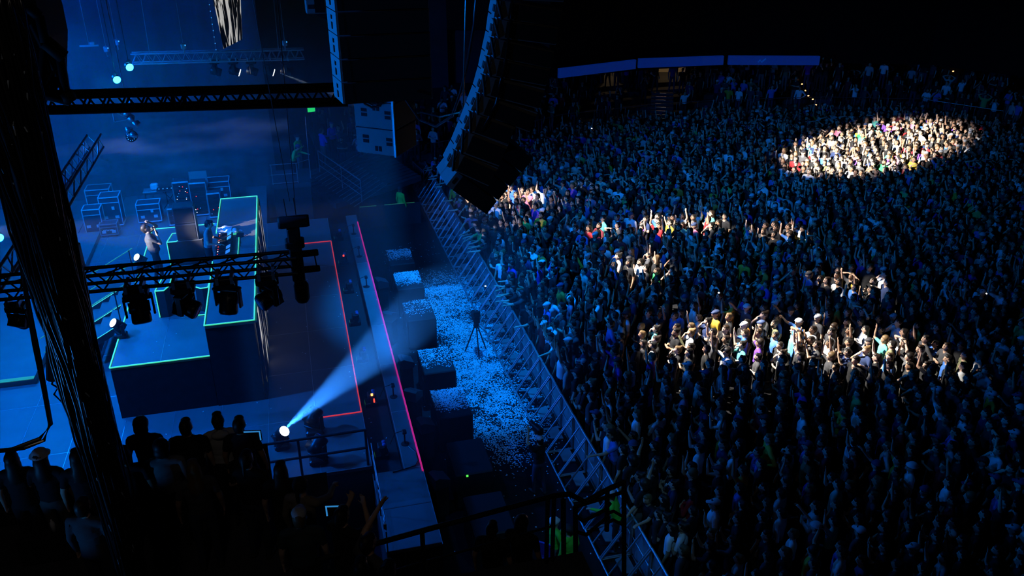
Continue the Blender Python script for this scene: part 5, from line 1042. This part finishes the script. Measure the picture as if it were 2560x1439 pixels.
for k in range(60):
    px = random.uniform(1400, 2540)
    if 1500 < px < 1560 or 1625 < px < 1700: continue
    q = at_z(px, random.uniform(212, 228), 2.3); pi, ci = draw(0); rows.append((tuple(q), pi, face(q.x, q.y), (1, 1, 1), COLS[ci][1]))
crowd_object('terrace_crowd', 'dim crowd on the far terraces and concourse', rows)
# phones held up with their lamps lit
for k, (px, py, z, lb) in enumerate(((1480, 323, 1.95, 'phone with bright lamp near the far parapet'), (1798, 735, 1.95, 'phone with bright lamp in the dark mid crowd'), (1133, 474, 1.9, 'phone with small lamp near the far barrier end'), (1808, 640, 2.0, 'pale phone held high in the mid crowd'), (2467, 737, 1.9, 'phone lamp deep in the dark crowd'), (1215, 718, 1.5, 'phone with white lamp at the barrier rail'), (2066, 645, 1.9, 'pale phone between the white light pools'))):
    q = at_z(px, py, z); t = thing('phone', lb, 'phone', tuple(q), -.4, 'lit phones in the crowd'); MB().cbox((0, 0, 0), (.012, .075, .15), .005).build('shell', M['white' if k in (3, 6) else 'black'], t)
    if k not in (3, 6): MB().lathe([(.03, -.01), (.03, .01)], 8, (-.015, 0, .05)).build('lamp', M['ledwht'], t)

# ------------------------------------------------------------------ haze over the stage
def haze_mat(name, dens, col, aniso=.2, noise=None):
    m = bpy.data.materials.new(name); m.use_nodes = True; nt = m.node_tree; nt.nodes.remove(nt.nodes['Principled BSDF']); out = nt.nodes['Material Output']
    v = nt.nodes.new('ShaderNodeVolumeScatter'); v.inputs['Color'].default_value = col+(1,); v.inputs['Density'].default_value = dens; v.inputs['Anisotropy'].default_value = aniso; nt.links.new(v.outputs[0], out.inputs['Volume'])
    if noise:
        tc = nt.nodes.new('ShaderNodeTexCoord'); mp = nt.nodes.new('ShaderNodeMapping'); mp.inputs['Scale'].default_value = noise; nz = nt.nodes.new('ShaderNodeTexNoise'); nz.inputs['Scale'].default_value = 1; nz.inputs['Detail'].default_value = 3
        rp = nt.nodes.new('ShaderNodeMapRange'); rp.inputs[1].default_value = .5; rp.inputs[2].default_value = .75; rp.inputs[3].default_value = 0; rp.inputs[4].default_value = dens
        for a, b in ((tc.outputs['Object'], mp.inputs[0]), (mp.outputs[0], nz.inputs['Vector']), (nz.outputs[0], rp.inputs[0]), (rp.outputs[0], v.inputs['Density'])): nt.links.new(a, b)
    return m
o = MB().box((-8.0, 28.9, 7.7), (21.6, 18.6, 11.7)).build('haze', haze_mat('stage_haze', .0085, (.9, .95, 1))); tag(o, 'thin haze hanging over the stage, glowing in the light', 'haze', None, 'stuff')
o = MB().box((1.1, 17.4, 4.6), (5.6, 4.3, 5.6)).build('beam_haze', haze_mat('beam_haze', .011, (.9, .95, 1))); tag(o, 'haze catching the pale beam at the near stage corner', 'haze', None, 'stuff')
o = MB().box((-4.2, 36.4, 4.1), (8.0, 2.2, 2.2)).build('smoke', haze_mat('drifting_smoke', .6, (.9, .93, 1), .2, (.35, .5, 1.5))); tag(o, 'pale smoke drifting low along the back of the stage', 'smoke', None, 'stuff')
o = MB().box((5.85, 26.0, 1.6), (2.9, 15.0, 3.0)).build('barrier_haze', haze_mat('barrier_haze', .014, (.9, .95, 1))); tag(o, 'thin blue lit haze hanging over the crowd barrier', 'haze', None, 'stuff')
bpy.data.scenes.remove(WORK)
